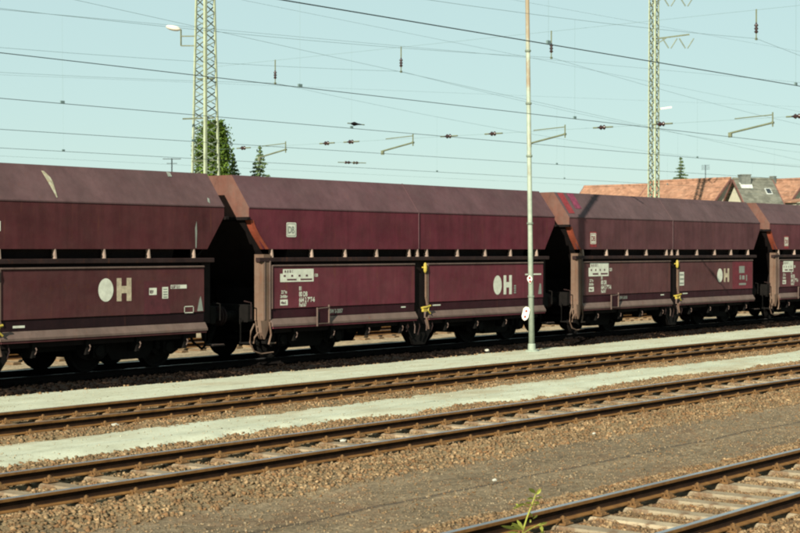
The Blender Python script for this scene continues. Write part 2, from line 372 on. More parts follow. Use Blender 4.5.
PITCH = 0.70
CUBE = np.array([(-1, -1, -1), (1, -1, -1), (1, 1, -1), (-1, 1, -1), (-1, -1, 1), (1, -1, 1), (1, 1, 1), (-1, 1, 1)], float)
CF = np.array([(0, 3, 2, 1), (4, 5, 6, 7), (0, 1, 5, 4), (1, 2, 6, 5), (2, 3, 7, 6), (3, 0, 4, 7)])
def rotmats(n):
    q = rng.normal(size=(n, 4)); q /= np.linalg.norm(q, axis=1)[:, None]; w_, x, y, z = q.T
    return np.stack([1 - 2 * (y * y + z * z), 2 * (x * y - z * w_), 2 * (x * z + y * w_), 2 * (x * y + z * w_), 1 - 2 * (x * x + z * z), 2 * (y * z - x * w_),
                     2 * (x * z - y * w_), 2 * (y * z + x * w_), 1 - 2 * (x * x + y * y)], -1).reshape(n, 3, 3)
def stones(name, d0, d1, dens, r0, r1, mat, label, lift=0.0, zf=gz, thin=None):
    area = 0.5 * 1.62 * (d1 * d1 - d0 * d0); n = int(area * dens)
    D = np.sqrt(rng.uniform(d0 * d0, d1 * d1, n)); S = D * rng.uniform(0.68, 2.30, n)
    keep = np.ones(n, bool)
    for c_ in TR.values():
        a = np.abs(D - c_)
        keep &= ~((a > 0.665) & (a < 0.835))
        ph = np.abs(((S / PITCH) % 1.0) - 0.5) * PITCH       # sleepers are centred at whole multiples + half
        keep &= ~((a < 0.90) & (ph < 0.125) & (rng.uniform(0, 1, n) > 0.07))
    if thin is not None: keep &= thin(S, D)
    S, D = S[keep], D[keep]; n = len(S)
    r = r0 + (r1 - r0) * rng.uniform(0, 1, n) ** 2
    sh = CUBE[None] * rng.uniform(0.55, 1.0, (n, 1, 3)) + rng.normal(0, 0.22, (n, 8, 3))
    v = np.einsum('nij,nkj->nki', rotmats(n), sh) * r[:, None, None] * 0.62
    v[:, :, 2] *= 0.85
    v += np.stack([S, D, zf(S, D) + r * 0.18 + lift], -1)[:, None, :]
    q = (CF[None] + (np.arange(n) * 8)[:, None, None]).reshape(-1, 4)
    o = raw(name, v.reshape(-1, 3), q, mat); return tag(o, label, 'ballast', kind='stuff')
stones('ballast_stones', 5.6, 9.4, 520, 0.013, 0.038, M['stone_tan'], 'loose reddish brown ballast around the nearest track')
stones('ballast_fines', 9.2, 12.3, 230, 0.006, 0.022, M['stone_grey'], 'fine grey brown chippings on the path between the tracks')
stones('ballast_stones', 9.3, 12.3, 22, 0.010, 0.028, M['stone_tan'], 'scattered single stones on the grey brown path')
stones('ballast_stones', 11.7, 16.7, 330, 0.018, 0.048, M['stone_tan'], 'coarse tan ballast around the third track from the front', thin=lambda s, d: (d > 12.2) | (rng.uniform(0, 1, len(d)) < (d - 11.7) * 2))
stones('ballast_stones', 17.6, 20.6, 170, 0.018, 0.046, M['stone_tan'], 'brown ballast around the track between the pale strips')
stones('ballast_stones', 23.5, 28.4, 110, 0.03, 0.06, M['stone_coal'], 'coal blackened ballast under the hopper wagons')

# two pale gravel strips
m, t, b = mat_base('pale_gravel', 0.95, 0, 0.1)
c0 = ramp(t, noise(t, 1.2, 10, 0.85, (0.5, 1.3, 1)), [(0.28, (0.35, 0.35, 0.25)), (0.55, (0.50, 0.525, 0.41)), (0.75, (0.60, 0.63, 0.52))])
c1 = mix(t, ramp(t, noise(t, 28, 4), [(0.35, 0.0), (0.7, 0.35)]), c0, (0.27, 0.25, 0.18))
c2 = mix(t, ramp(t, noise(t, 0.7, 6, 0.7, (0.4, 1, 1)), [(0.50, 0.0), (0.68, 0.6)]), c1, (0.31, 0.24, 0.14))
t.links.new(c2, b.inputs['Base Color']); bump(t, b, noise(t, 45, 5), 0.5, 0.01); M['pale'] = m
def strip(name, e0, e1, top, x0, x1, seed, rag=0.35):
    xs = np.arange(x0, x1, 0.10); ys = np.arange(e0 - 0.7, e1 + 0.7, 0.07)
    def zf(X, Y):
        a = e0 + rag * (vnoise(X, Y * 0, 1.7, seed) - 0.5) * 2 + rag * 0.6 * (vnoise(X, Y, 0.35, seed + 1) - 0.5)
        b_ = e1 + rag * (vnoise(X, Y * 0, 2.1, seed + 2) - 0.5) * 1.4 + rag * 0.6 * (vnoise(X, Y, 0.3, seed + 3) - 0.5)
        ins = np.minimum(Y - a, b_ - Y)
        return np.where(ins > 0, np.minimum(top, -0.205 + ins * 0.25), -0.205 + ins * 0.6) + 0.014 * (vnoise(X, Y, 0.4, seed + 5) - 0.5) + 0.008 * (vnoise(X, Y, 0.13, seed + 6) - 0.5)
    o = grid(name, xs, ys, zf, M['pale']); return zf
z1 = strip('gravel_path', 20.45, 23.72, -0.16, 10, 62, 21, 0.14)
z2 = strip('gravel_path', 16.35, 17.95, -0.17, 9, 50, 41, 0.30)
stones('pale_chippings', 20.4, 23.9, 25, 0.006, 0.02, M['stone_pale'], 'pale chippings lying on the walkway beside the train', zf=z1)
stones('pale_chippings', 16.2, 18.1, 35, 0.006, 0.022, M['stone_pale'], 'pale chippings lying on the narrower walkway', zf=z2)

stones('ballast_stones', 23.45, 23.95, 45, 0.014, 0.045, M['stone_tan'], 'brown stones strewn along the train side edge of the walkway', zf=lambda x, y: np.maximum(z1(x, y), gz(x, y)))
# single bright stones that stand out in the photograph
for i, (px, py, r, lab) in enumerate([(28, 507, 0.07, 'white stone below the left end of the second track from the front'),
        (115, 427, 0.075, 'white stone on the lower edge of the middle pale strip'),
        (303, 463, 0.055, 'small white lump between the rails of the second track from the front'),
        (343, 442, 0.05, 'white lump on the sleepers of the second track, beyond the nearer rail'),
        (594, 434, 0.03, 'tiny white pebble on the grey path right of centre'),
        (495, 481, 0.035, 'flat white pebble on the grey path above the weed'),
        (706, 384, 0.05, 'white pebble at the edge of the middle pale strip, near the right'),
        (487, 351, 0.07, 'white stone at the train side edge of the walkway left of the pole')]):
    D = (H + 0.19) * CT * (1640 - px) / (py - HY); p = at(px, py, D)
    bm_ = MB(); R = Euler((random.random() * 3, random.random() * 3, random.random() * 3)).to_matrix()
    g = 1.618
    ico = [(-1, g, 0), (1, g, 0), (-1, -g, 0), (1, -g, 0), (0, -1, g), (0, 1, g), (0, -1, -g), (0, 1, -g), (g, 0, -1), (g, 0, 1), (-g, 0, -1), (-g, 0, 1)]
    tri = [(0, 11, 5), (0, 5, 1), (0, 1, 7), (0, 7, 10), (0, 10, 11), (1, 5, 9), (5, 11, 4), (11, 10, 2), (10, 7, 6), (7, 1, 8), (3, 9, 4), (3, 4, 2), (3, 2, 6), (3, 6, 8), (3, 8, 9), (4, 9, 5), (2, 4, 11), (6, 2, 10), (8, 6, 7), (9, 8, 1)]
    vs = [R @ (Vector(q) * r * 0.5 * random.uniform(0.75, 1.15)) for q in ico]
    bm_.add([(q.x * 1.3, q.y, q.z * 0.7) for q in vs], tri)
    tag(bm_.build('stone', M['bright'], loc=(p.x, p.y, p.z + r * 0.2)), lab, 'stone')

# ------------------------------------------------------------------ tracks
RAILP = [(-0.0625, -0.149), (0.0625, -0.149), (0.0625, -0.139), (0.045, -0.134), (0.016, -0.124), (0.008, -0.110), (0.007, -0.055), (0.012, -0.044),
         (0.0335, -0.036), (0.0335, -0.010), (0.031, -0.004), (0.022, 0.0), (-0.022, 0.0), (-0.031, -0.004), (-0.0335, -0.010), (-0.0335, -0.036), (-0.012, -0.044),
         (-0.007, -0.055), (-0.008, -0.110), (-0.016, -0.124), (-0.045, -0.134), (-0.0625, -0.139)]
def rail_mesh(name, x0, x1, y, parent, top, side=None):
    bm_ = MB(); n = len(RAILP); segs = 14; vs = []
    for i in range(segs + 1):
        x = x0 + (x1 - x0) * i / segs
        vs += [(x, y + p[0], p[1]) for p in RAILP]
    bm_.v = vs
    for i in range(segs):
        for k in range(n):
            k2 = (k + 1) % n
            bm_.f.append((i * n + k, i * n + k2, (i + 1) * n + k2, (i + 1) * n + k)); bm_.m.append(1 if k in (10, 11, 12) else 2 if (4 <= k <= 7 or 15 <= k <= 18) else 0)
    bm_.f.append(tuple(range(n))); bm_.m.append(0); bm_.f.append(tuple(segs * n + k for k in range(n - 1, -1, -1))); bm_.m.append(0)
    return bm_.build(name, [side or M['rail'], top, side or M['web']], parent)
def fastening_mb():
    f = MB(); f.bbox(-0.075, 0.075, -0.165, 0.165, -0.166, -0.150, 0.004)
    for s in (-1, 1):
        f.box(-0.055, 0.055, s * 0.078, s * 0.098, -0.150, -0.115)                       # rib
        f.prism_x([(s * 0.045, -0.128), (s * 0.045, -0.112), (s * 0.13, -0.112), (s * 0.145, -0.15), (s * 0.12, -0.15), (s * 0.11, -0.128)], -0.045, 0.045)
        f.lathe([(0.026, -0.112), (0.026, -0.092), (0.013, -0.090), (0.012, -0.082)], (0, s * 0.088, 0), 'z', 6)
        f.lathe([(0.016, -0.150), (0.016, -0.138), (0.009, -0.134)], (0.04, s * 0.140, 0), 'z', 6)
        f.lathe([(0.016, -0.150), (0.016, -0.138), (0.009, -0.134)], (-0.04, s * 0.140, 0), 'z', 6)
    return f
FM = fastening_mb()
def sleeper_mb(wd=0.24):
    s = MB(); s_ = wd / 2
    s.prism_y([(-s_, -0.33), (s_, -0.33), (s_, -0.185), (s_ - 0.02, -0.1675), (-s_ + 0.02, -0.1675), (-s_, -0.185)], -1.28, 1.28); return s
def track(D, s0, s1, label, smat, group, top, fast=True, gauge=0.7525, dark=False):
    r = empty('railway_track', (0, D, 0), label, 'railway track')
    for sgn in (-1, 1): rail_mesh('rail', s0 - 3, s1 + 5, sgn * gauge, r, top, M['coalrail'] if dark else None)
    k0, k1 = int(s0 / PITCH), int(s1 / PITCH)
    sl0 = fs0 = None
    for k in range(k0, k1):
        x = (k + 0.5) * PITCH
        jx, ja = random.uniform(-0.015, 0.015), random.uniform(-0.012, 0.012)
        if sl0 is None: sl0 = sleeper_mb().build('sleeper', smat, r); o = sl0
        else: o = copy_of(sl0, (0, 0, 0), r)
        o.location = (x + jx, random.uniform(-0.03, 0.03), random.uniform(-0.008, 0.0)); o.rotation_euler = (0, 0, ja)
        if fast:
            for sgn in (-1, 1):
                if fs0 is None: fs0 = FM.build('fastening', M['coalrail'] if dark else M['fasten'], r); o = fs0
                else: o = copy_of(fs0, (0, 0, 0), r)
                o.location = (x + jx, sgn * gauge, 0)
    return r
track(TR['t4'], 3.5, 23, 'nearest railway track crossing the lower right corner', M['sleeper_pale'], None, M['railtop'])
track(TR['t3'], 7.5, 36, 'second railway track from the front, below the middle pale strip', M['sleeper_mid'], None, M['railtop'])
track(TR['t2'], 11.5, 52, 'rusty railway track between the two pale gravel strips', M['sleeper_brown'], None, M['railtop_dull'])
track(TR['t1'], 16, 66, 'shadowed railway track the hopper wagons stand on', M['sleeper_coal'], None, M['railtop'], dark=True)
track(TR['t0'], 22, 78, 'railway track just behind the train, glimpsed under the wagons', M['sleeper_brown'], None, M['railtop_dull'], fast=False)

# ------------------------------------------------------------------ hopper wagons
W0 = along(249, 24.65); WL = 13.47; LB = 12.68; YS = 1.45
BR = [0.76, 2.14, 3.36, 4.57, 5.88, 6.22, 6.62, 7.96, 9.23, 10.45, 11.76]
def flat(bm_, pts, y=-0.002):      # flat print: polygon in (x, z) lying on plane y, very thin
    q = [Vector((p[0], y, p[1])) for p in pts]
    a = sum((q[i].x * q[(i + 1) % len(q)].z - q[(i + 1) % len(q)].x * q[i].z) for i in range(len(q)))
    if a < 0: q = q[::-1]
    n = len(q); bm_.add([tuple(p) for p in q], [tuple(range(n))])
def rect(bm_, x0, x1, z0, z1, y): flat(bm_, [(x0, z0), (x1, z0), (x1, z1), (x0, z1)], y)
YP = -YS - 0.034        # print plane, 4 mm proud of the doors
YW = -YS - 0.004        # print plane on the upper wall
def text(name, body, x, z, size, mat, parent, y=YP, sx=1.0):
    cu = bpy.data.curves.new(name, 'FONT'); cu.body = body; cu.size = size; cu.offset = size * 0.03
    cu.materials.append(mat); o = bpy.data.objects.new(name, cu); C.objects.link(o); o.parent = parent
    bpy.context.view_layer.update()
    me = bpy.data.meshes.new_from_object(o.evaluated_get(bpy.context.evaluated_depsgraph_get())); C.objects.unlink(o); bpy.data.objects.remove(o)
    me.materials.clear(); me.materials.append(mat)
    o = bpy.data.objects.new(name, me); C.objects.link(o); o.parent = parent
    o.location = (x, y, z); o.rotation_euler = (math.pi / 2, 0, 0); o.scale = (sx, 1, 1); return o

def make_wagon(idx, s0, label, look):
    mt = WM[idx]
    r = empty('hopper_wagon', (s0, TR['t1'], 0), label, 'freight wagon', 'coupled self unloading hopper wagons')
    zb, zl, zs, zt, yt = 2.57, 3.30, 3.52, 4.27, 0.90
    a0, a1 = 0.48, LB - 0.52
    mid = 6.25
    # upper walls in two halves each side, meeting at a welded seam
    for sgn in (-1, 1):
        for (xa, xb, xal, xbl) in ((0.0, mid - 0.006, a0, mid - 0.006), (mid + 0.006, LB, mid + 0.006, a1)):
            w_ = MB(); y0, y1 = sgn * YS, sgn * (YS - 0.03)
            prof = [(xal, zb), (xbl, zb), (xb, zl), (xb, zs), (xa, zs), (xa, zl)]
            w_.prism_y(prof, min(y0, y1), max(y0, y1)); w_.build('side_wall', mt['side'], r)
            q = MB(); q.slab([(xa, sgn * YS, zs + 0.003), (xb, sgn * YS, zs + 0.003), (xb, sgn * yt, zt), (xa, sgn * yt, zt)][::sgn * -1], 0.03)
            q.build('roof_slope', mt['roof'], r)
        q = MB(); q.bar((mid, sgn * (YS + 0.004), zb + 0.01), (mid, sgn * (YS + 0.004), zs), 0.035, 0.012)
        q.bar((mid, sgn * (YS + 0.004), zs), (mid, sgn * (yt + 0.006), zt + 0.006), 0.035, 0.016); q.build('seam_strip', mt['roof'], r)
        # thin lip where slope and wall meet
        q = MB(); q.bbox(0.0, LB, sgn * YS - (0.012 if sgn < 0 else 0), sgn * YS + (0.012 if sgn > 0 else 0), zs - 0.02, zs + 0.012, 0.003); q.build('edge_strip', mt['roof'], r)
    q = MB(); q.box(0, LB, -yt, yt, zt - 0.03, zt)
    q.build('roof_top', mt['roof'], r)
    # end walls with a lip below, then sloping hopper ends
    for e, xe in ((-1, 0.0), (1, LB)):
        q = MB(); xi = xe - e * 0.03
        q.prism_x([(-YS + 0.001, zl), (YS - 0.001, zl), (YS - 0.001, zs), (yt, zt - 0.001), (-yt, zt - 0.001), (-YS + 0.001, zs)], min(xe + e * 0.002, xi), max(xe + e * 0.002, xi))
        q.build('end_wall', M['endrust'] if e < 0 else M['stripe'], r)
        q = MB(); q.bbox(min(xe, xe + e * 0.10), max(xe, xe + e * 0.10), -YS - 0.05, YS + 0.05, zl - 0.07, zl, 0.01); q.build('end_lip', M['hopper'], r)
        xs_ = a0 if e < 0 else a1
        q = MB(); q.slab([(xe, -YS + 0.14, zl - 0.07), (xe, YS - 0.14, zl - 0.07), (xs_ - e * 0.02, YS - 0.14, zb), (xs_ - e * 0.02, -YS + 0.14, zb)], 0.03 * e)
        q.slab([(xs_ - e * 0.02, -YS + 0.14, zb), (xs_ - e * 0.02, YS - 0.14, zb), (xs_ - e * 1.3, YS - 0.3, 1.3), (xs_ - e * 1.3, -YS + 0.3, 1.3)], 0.03 * e)
        q.build('hopper_end', M['hopper'], r)
        # bent corner flange under the lip
        n = 8; cur = []
        for i in range(n + 1):
            tt = i / n; z = zl - 0.07 - (zl - 0.07 - zb) * tt
            cur.append((xe - e * (0.04 + (abs(xs_ - xe) + 0.02) * (tt ** 1.35)), z))
        for sgn in (-1, 1):
            if e > 0: continue
            q = MB()
            for i in range(n):
                (xa, za), (xb, zb_) = cur[i], cur[i + 1]
                q.slab([(xa, sgn * (YS + 0.006), za), (xa + e * 0.01, sgn * (YS - 0.20), za), (xb + e * 0.01, sgn * (YS - 0.20), zb_), (xb, sgn * (YS + 0.006), zb_)], 0.012)
                q.slab([(xa - e * 0.10, sgn * (YS + 0.012), za), (xa, sgn * (YS + 0.006), za), (xb, sgn * (YS + 0.006), zb_), (xb - e * 0.10, sgn * (YS + 0.012), zb_)], 0.008)
            q.build('corner_flange', M['orange'], r)
    # dark hopper body behind the doors
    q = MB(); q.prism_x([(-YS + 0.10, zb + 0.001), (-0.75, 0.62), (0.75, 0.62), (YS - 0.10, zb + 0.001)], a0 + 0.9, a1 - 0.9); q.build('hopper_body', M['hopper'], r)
    q = MB(); q.bbox(0.10, LB - 0.10, -0.55, 0.55, 0.95, 1.25, 0.02)
    for x in (0.12, LB - 0.28): q.bbox(x, x + 0.16, -1.30, 1.30, 0.90, 1.30, 0.02)
    for x in (1.1, 3.6, 6.2, 8.8, 11.4): q.box(x, x + 0.14, -1.25, 1.25, 0.98, 1.2)
    q.build('underframe', M['grime'], r)
    # discharge chutes below the frame between the bogies
    for xc in (4.45, 8.15):
        for sgn in (-1, 1):
            q = MB(); q.prism_y([(xc - 1.0, 0.98), (xc + 1.0, 0.98), (xc + 0.62, 0.50), (xc - 0.62, 0.50)], min(sgn * 0.45, sgn * 1.12), max(sgn * 0.45, sgn * 1.12)); q.build('discharge_chute', M['grime'], r)
    q = MB(); q.tube([(4.0, -0.3, 0.62), (5.1, -0.3, 0.62)], 0.17, 12); q.build('brake_cylinder', M['grime'], r)
    q = MB(); q.tube([(7.3, 0.1, 0.60), (8.6, 0.1, 0.60)], 0.20, 12); q.build('air_tank', M['grime'], r)
    q = MB(); q.tube([(0.4, -0.62, 0.66), (3, -0.64, 0.60), (6.2, -0.62, 0.63), (9.5, -0.64, 0.60), (12.3, -0.62, 0.66)], 0.03, 6); q.build('brake_pipe', M['grime'], r)
    for sgn in (-1, 1):
        ys_ = lambda d: sgn * (YS + d)
        def bx(q, x0, x1, d0, d1, z0, z1, b_=0.008): q.bbox(x0, x1, min(ys_(d0), ys_(d1)), max(ys_(d0), ys_(d1)), z0, z1, b_)
        q = MB(); bx(q, 0.32, LB - 0.34, -0.10, 0.035, 2.275, 2.375, 0.012); q.build('side_beam', M['beam'], r)
        for x in BR:
            q = MB(); q.prism_x([(ys_(-0.02), 2.378), (ys_(0.025), 2.378), (ys_(0.0), zb - 0.002), (ys_(-0.10), zb - 0.002)], x - 0.012, x + 0.022)
            q.prism_x([(ys_(-0.14), 2.378), (ys_(-0.02), 2.378), (ys_(-0.10), zb - 0.002), (ys_(-0.14), zb - 0.002)], x + 0.024, x + 0.055)
            q.build('bracket', M['bracket'], r)
        for (xa, xb) in ((0.74, 6.05), (6.62, 12.03)):
            q = MB(); bx(q, xa, xb, -0.03, 0.030, 1.185, 2.165, 0.012)
            d = q.build('discharge_door', mt['door'], r)
            q = MB(); bx(q, xa + 0.01, xb - 0.01, -0.04, 0.055, 2.168, 2.205, 0.008)
            bx(q, xa - 0.028, xa - 0.003, -0.03, 0.05, 1.19, 2.20); q.build('door_rim', M['sill'], d)
            q = MB(); bx(q, xa - 0.01, xb + 0.01, -0.05, 0.010, 0.965, 1.182, 0.01); q.build('lower_panel', M['stripe_dark'] if idx == 0 else M['stripe'], r)
            q = MB(); q.prism_x([(ys_(-0.06), 0.962), (ys_(0.02), 0.962), (ys_(0.105), 0.83), (ys_(0.105), 0.785), (ys_(-0.06), 0.785)], xa - 0.06, xb + 0.04)
            q.build('sill', M['sill'], r)
            q = MB(); bx(q, xa - 0.03, xb + 0.02, 0.0, 0.09, 0.735, 0.782, 0.006); q.build('sill_flange', mt['door'], r)
            for k in range(1, 5):
                x = xa + (xb - xa) * (k - 0.4) / 4
                q = MB(); q.tube([(x + 0.03, ys_(0.02), 0.62), (x + 0.03, ys_(0.05), 0.58), (x + 0.01, ys_(0.055), 0.53), (x - 0.015, ys_(0.05), 0.49)], 0.017, 6, 0.009); q.build('hinge_hook', M['sill'], r)
                q = MB(); q.bbox(x - 0.04, x + 0.04, min(ys_(-0.3), ys_(0.0)), max(ys_(-0.3), ys_(0.0)), 0.42, 0.95, 0.01); q.build('door_strut', M['grime'], r)
        # dark backing under the doors
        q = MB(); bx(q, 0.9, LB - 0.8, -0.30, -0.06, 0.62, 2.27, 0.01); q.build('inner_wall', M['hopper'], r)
        # label holder on the sill
        q = MB(); x = 2.18
        for (p0, p1) in (((x, 1.18), (x, 0.74)), ((x + 0.42, 1.24), (x + 0.42, 0.78)), ((x, 1.16), (x + 0.42, 1.18)), ((x, 0.80), (x + 0.42, 0.80))):
            q.bar((p0[0], ys_(0.13), p0[1]), (p1[0], ys_(0.13), p1[1]), 0.035, 0.02)
        q.build('label_holder', M['sill'], r); q = MB(); q.slab([(x + 0.02, ys_(0.118), 0.82), (x + 0.40, ys_(0.118), 0.82), (x + 0.40, ys_(0.118), 1.08), (x + 0.02, ys_(0.118), 1.08)], 0.006)
        q.build('label_plate', M['stripe'], r)
        # levers in the central gap
        q = MB(); q.lathe([(0.02, 1.96), (0.042, 2.00), (0.050, 2.08), (0.042, 2.18), (0.02, 2.22)], (6.47, ys_(0.05), 0), 'z', 10); q.bar((6.47, ys_(-0.05), 2.10), (6.47, ys_(0.05), 2.10), 0.03)
        q.build('lever', M['yellow'], r)
        q = MB(); q.tube([(6.30, ys_(0.10), 1.06), (6.42, ys_(0.12), 1.07), (6.60, ys_(0.12), 1.10)], 0.028, 8); q.tube([(6.52, ys_(0.12), 1.08), (6.50, ys_(0.12), 0.98), (6.60, ys_(0.12), 0.90)], 0.022, 8)
        q.bar((6.30, ys_(0.1), 0.99), (6.44, ys_(0.1), 0.99), 0.07); q.bar((6.45, ys_(-0.1), 1.05), (6.45, ys_(0.1), 1.05), 0.04)
        q.build('lever', M['yellow'], r)
        q = MB(); q.bar((6.545, ys_(0.02), 2.16), (6.545, ys_(0.02), 1.32), 0.05, 0.05); q.bar((6.545, ys_(0.02), 1.32), (6.60, ys_(0.03), 1.12), 0.05, 0.05); q.build('lit_door_edge', M['post'], r)  # sunlit edge of the second door, put in as a pale bar
        q = MB(); bx(q, 6.10, 6.56, -0.28, -0.12, 0.5, 2.27); q.build('centre_column', M['grime'], r)
        q = MB(); q.prism_y([(5.75, 0.80), (7.0, 0.80), (6.85, 0.40), (6.62, 0.10), (6.20, 0.10), (5.95, 0.40)], min(ys_(-0.35), ys_(-0.08)), max(ys_(-0.35), ys_(-0.08)))
        q.tube([(5.75, ys_(0.0), 0.74), (5.72, ys_(0.03), 0.55), (5.85, ys_(0.03), 0.42)], 0.018, 6)
        q.build('brake_gear', M['grime'], r)
        for k in range(5):
            q = MB(); x = 5.72 + k * 0.26 + random.uniform(-0.03, 0.03)
            q.tube([(x, ys_(0.02), 0.74), (x + 0.03, ys_(0.05), 0.58), (x - 0.03 + 0.07 * (k % 2), ys_(0.03), 0.46 - 0.05 * (k % 3))], 0.013, 6); q.build('brake_pipe', M['sill'] if k % 2 else M['beam'], r)
        q = MB(); q.bar((6.52, ys_(0.05), 0.80), (6.60, ys_(0.06), 0.50), 0.05, 0.03); q.build('brake_pipe', M['post'], r)
    # corner posts and their steps, pipes
        for e, xe in ((-1, 0.0), (1, LB)):
            X = lambda d: xe - e * d
            yo, yi = ys_(0.02), ys_(-0.16)
            pl = [(X(0.34), yi), (X(0.36), ys_(-0.05)), (X(0.46), yo), (X(0.69), yo), (X(0.69), yi)]
            if e < 0: q = MB(); q.prism_z(pl, 0.93, 2.45)
            else: q = MB(); q.prism_z([(X(0.34), yi), (X(0.34), ys_(-0.10)), (X(0.60), ys_(-0.10)), (X(0.60), yi)], 0.93, 2.27)
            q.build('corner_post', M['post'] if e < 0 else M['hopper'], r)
            if e < 0:
                q = MB(); q.bar((X(0.49), ys_(0.028), 2.36), (X(0.49), ys_(0.028), 0.95), 0.012, 0.02); q.bar((X(0.66), ys_(0.03), 2.30), (X(0.66), ys_(0.03), 0.95), 0.03, 0.03); q.build('post_rib', M['sill'], r)
                q = MB(); q.prism_y([(X(0.36), 0.93), (X(0.66), 0.93), (X(0.60), 0.70), (X(0.50), 0.50), (X(0.40), 0.66)], min(yo, yi), max(yo, yi)); q.build('post_foot', M['post'], r)
                q = MB()
                q.tube([(X(0.22), ys_(-0.05), 0.86), (X(0.06), ys_(0.0), 0.70), (X(0.02), ys_(0.0), 0.44), (X(0.16), ys_(0.0), 0.24), (X(0.40), ys_(0.0), 0.17), (X(0.8), ys_(0.0), 0.19)], 0.018, 6); q.build('brake_pipe', M['post'], r); q = MB()
                q.tube([(X(0.62), ys_(0.05), 0.9), (X(0.66), ys_(0.06), 0.6), (X(0.58), ys_(0.06), 0.38)], 0.022, 6); q.build('brake_pipe', M['post'], r); q = MB()
                q.tube([(X(0.30), ys_(0.0), 0.66), (X(0.16), ys_(0.02), 0.56), (X(0.12), ys_(0.02), 0.42)], 0.02, 6); q.build('brake_pipe', M['post'], r); q = MB()
                q.bbox(X(0.86) if e > 0 else X(0.62), X(0.62) if e > 0 else X(0.86), min(ys_(0.0), ys_(0.03)), max(ys_(0.0), ys_(0.03)), 0.38, 0.42); q.build('foot_plate', M['post'], r)
            q = MB(); xa, xb = sorted((X(-0.02), X(0.34)))
            q.box(xa, xb, min(ys_(-0.30), ys_(0.0)), max(ys_(-0.30), ys_(0.0)), 0.415, 0.445)
            for xx in (xa + 0.02,): q.bar((xx, ys_(-0.28), 0.43), (xx, ys_(-0.28), 1.0), 0.03)
            q.build('step', M['grime'], r)
            if e > 0: q = MB(); q.box(xa + .01, xb - .01, min(ys_(-0.29), ys_(-0.01)), max(ys_(-0.29), ys_(-0.01)), 0.446, 0.452); q.build('step_tread', M['sill'], r)
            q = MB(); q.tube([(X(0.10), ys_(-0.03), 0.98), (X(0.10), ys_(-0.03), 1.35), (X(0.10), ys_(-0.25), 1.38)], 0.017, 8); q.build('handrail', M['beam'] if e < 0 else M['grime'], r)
    # end ladders, buffers, coupling
    for e, xe in ((-1, 0.0), (1, LB)):
        for sgn in (-1, 1):
            yb = sgn * 0.875
            q = MB(); d0, d1 = (xe - 0.34, xe + 0.14) if e < 0 else (xe - 0.14, xe + 0.34)
            q.lathe([(0.105, d0), (0.105, d1)], (0, yb, 1.05), 'x', 16); b_ = q.build('buffer', M['grime'], r, True)
            q = MB(); xa = d0 - 0.02 if e < 0 else d1 + 0.02; xb = d0 + 0.012 if e < 0 else d1 - 0.012
            q.lathe([(0.21, xb), (0.225, (xa + xb) / 2), (0.17, xa)], (0, yb, 1.05), 'x', 20); q.build('buffer_head', M['beam'], b_, True)
        q = MB(); x0 = xe + e * 0.02
        for sgn in (-1, 1): q.bar((x0, 0.3 * sgn + 0.5, 1.2), (x0 + e * 0.02, 0.3 * sgn + 0.5, 3.2), 0.035)
        for k in range(6): q.bar((x0, 0.2, 1.35 + k * 0.32), (x0, 0.8, 1.35 + k * 0.32), 0.025)
        q.build('end_ladder', M['grime'], r)
    q = MB(); q.tube([(LB + 0.02, 0, 1.02), (LB + 0.25, 0, 0.96), (LB + 0.40, 0, 0.93), (LB + 0.60, 0, 0.97), (LB + 0.79, 0, 1.02)], 0.045, 8)
    q.tube([(LB - 0.1, -0.32, 0.85), (LB + 0.12, -0.32, 0.45), (LB + 0.40, -0.32, 0.28), (LB + 0.66, -0.32, 0.45), (LB + 0.88, -0.32, 0.85)], 0.03, 8)
    q.build('coupling', M['grime'], r)
    # bogies
    for xc in (2.33, 10.25):
        q = MB()
        for sgn in (-1, 1):
            y0, y1 = sorted((sgn * 0.93, sgn * 1.07))
            q.prism_y([(xc - 1.42, 0.60), (xc - 1.30, 0.70), (xc - 0.55, 0.72), (xc + 0.55, 0.72), (xc + 1.30, 0.70), (xc + 1.42, 0.60), (xc + 1.38, 0.36), (xc + 1.2, 0.28), (xc + 0.74, 0.28),
                       (xc + 0.62, 0.40), (xc + 0.5, 0.24), (xc - 0.5, 0.24), (xc - 0.62, 0.40), (xc - 0.74, 0.28), (xc - 1.2, 0.28), (xc - 1.38, 0.36)], y0, y1)
        q.box(xc - 0.42, xc + 0.42, -0.93, 0.93, 0.22, 0.86); bo = q.build('bogie', M['grime'], r)
        for dx in (-0.975, 0.975):
            q = MB(); q.tube([(xc + dx, -1.12, 0.45), (xc + dx, 1.12, 0.45)], 0.07, 10); q.build('axle', M['grime'], bo)
            for sgn in (-1, 1):
                q = MB(); s_ = sgn
                q.lathe([(0.09, s_ * 0.66), (0.48, s_ * 0.675), (0.48, s_ * 0.705), (0.455, s_ * 0.715), (0.445, s_ * 0.815), (0.39, s_ * 0.815), (0.36, s_ * 0.775), (0.14, s_ * 0.76), (0.12, s_ * 0.84), (0.05, s_ * 0.845)], (xc + dx, 0, 0.45), 'y', 32)
                q.build('wheel', M['grime'], bo, False)
                q = MB(); q.bbox(xc + dx - 0.15, xc + dx + 0.15, min(s_ * 1.05, s_ * 1.22), max(s_ * 1.05, s_ * 1.22), 0.31, 0.60, 0.03); q.lathe([(0.12, s_ * 1.20), (0.12, s_ * 1.255), (0.09, s_ * 1.27)], (xc + dx, 0, 0.45), 'y', 14)
                q.build('axle_box', M['grime'], bo)
                for ddx in (-0.26, 0.26):
                    q = MB(); q.lathe([(0.06, 0.42), (0.075, 0.46), (0.06, 0.50), (0.075, 0.54), (0.06, 0.58), (0.075, 0.62)], (xc + dx + ddx, s_ * 1.12, 0), 'z', 10); q.build('spring', M['grime'], bo)
    look(r, mt, s0)
    return r

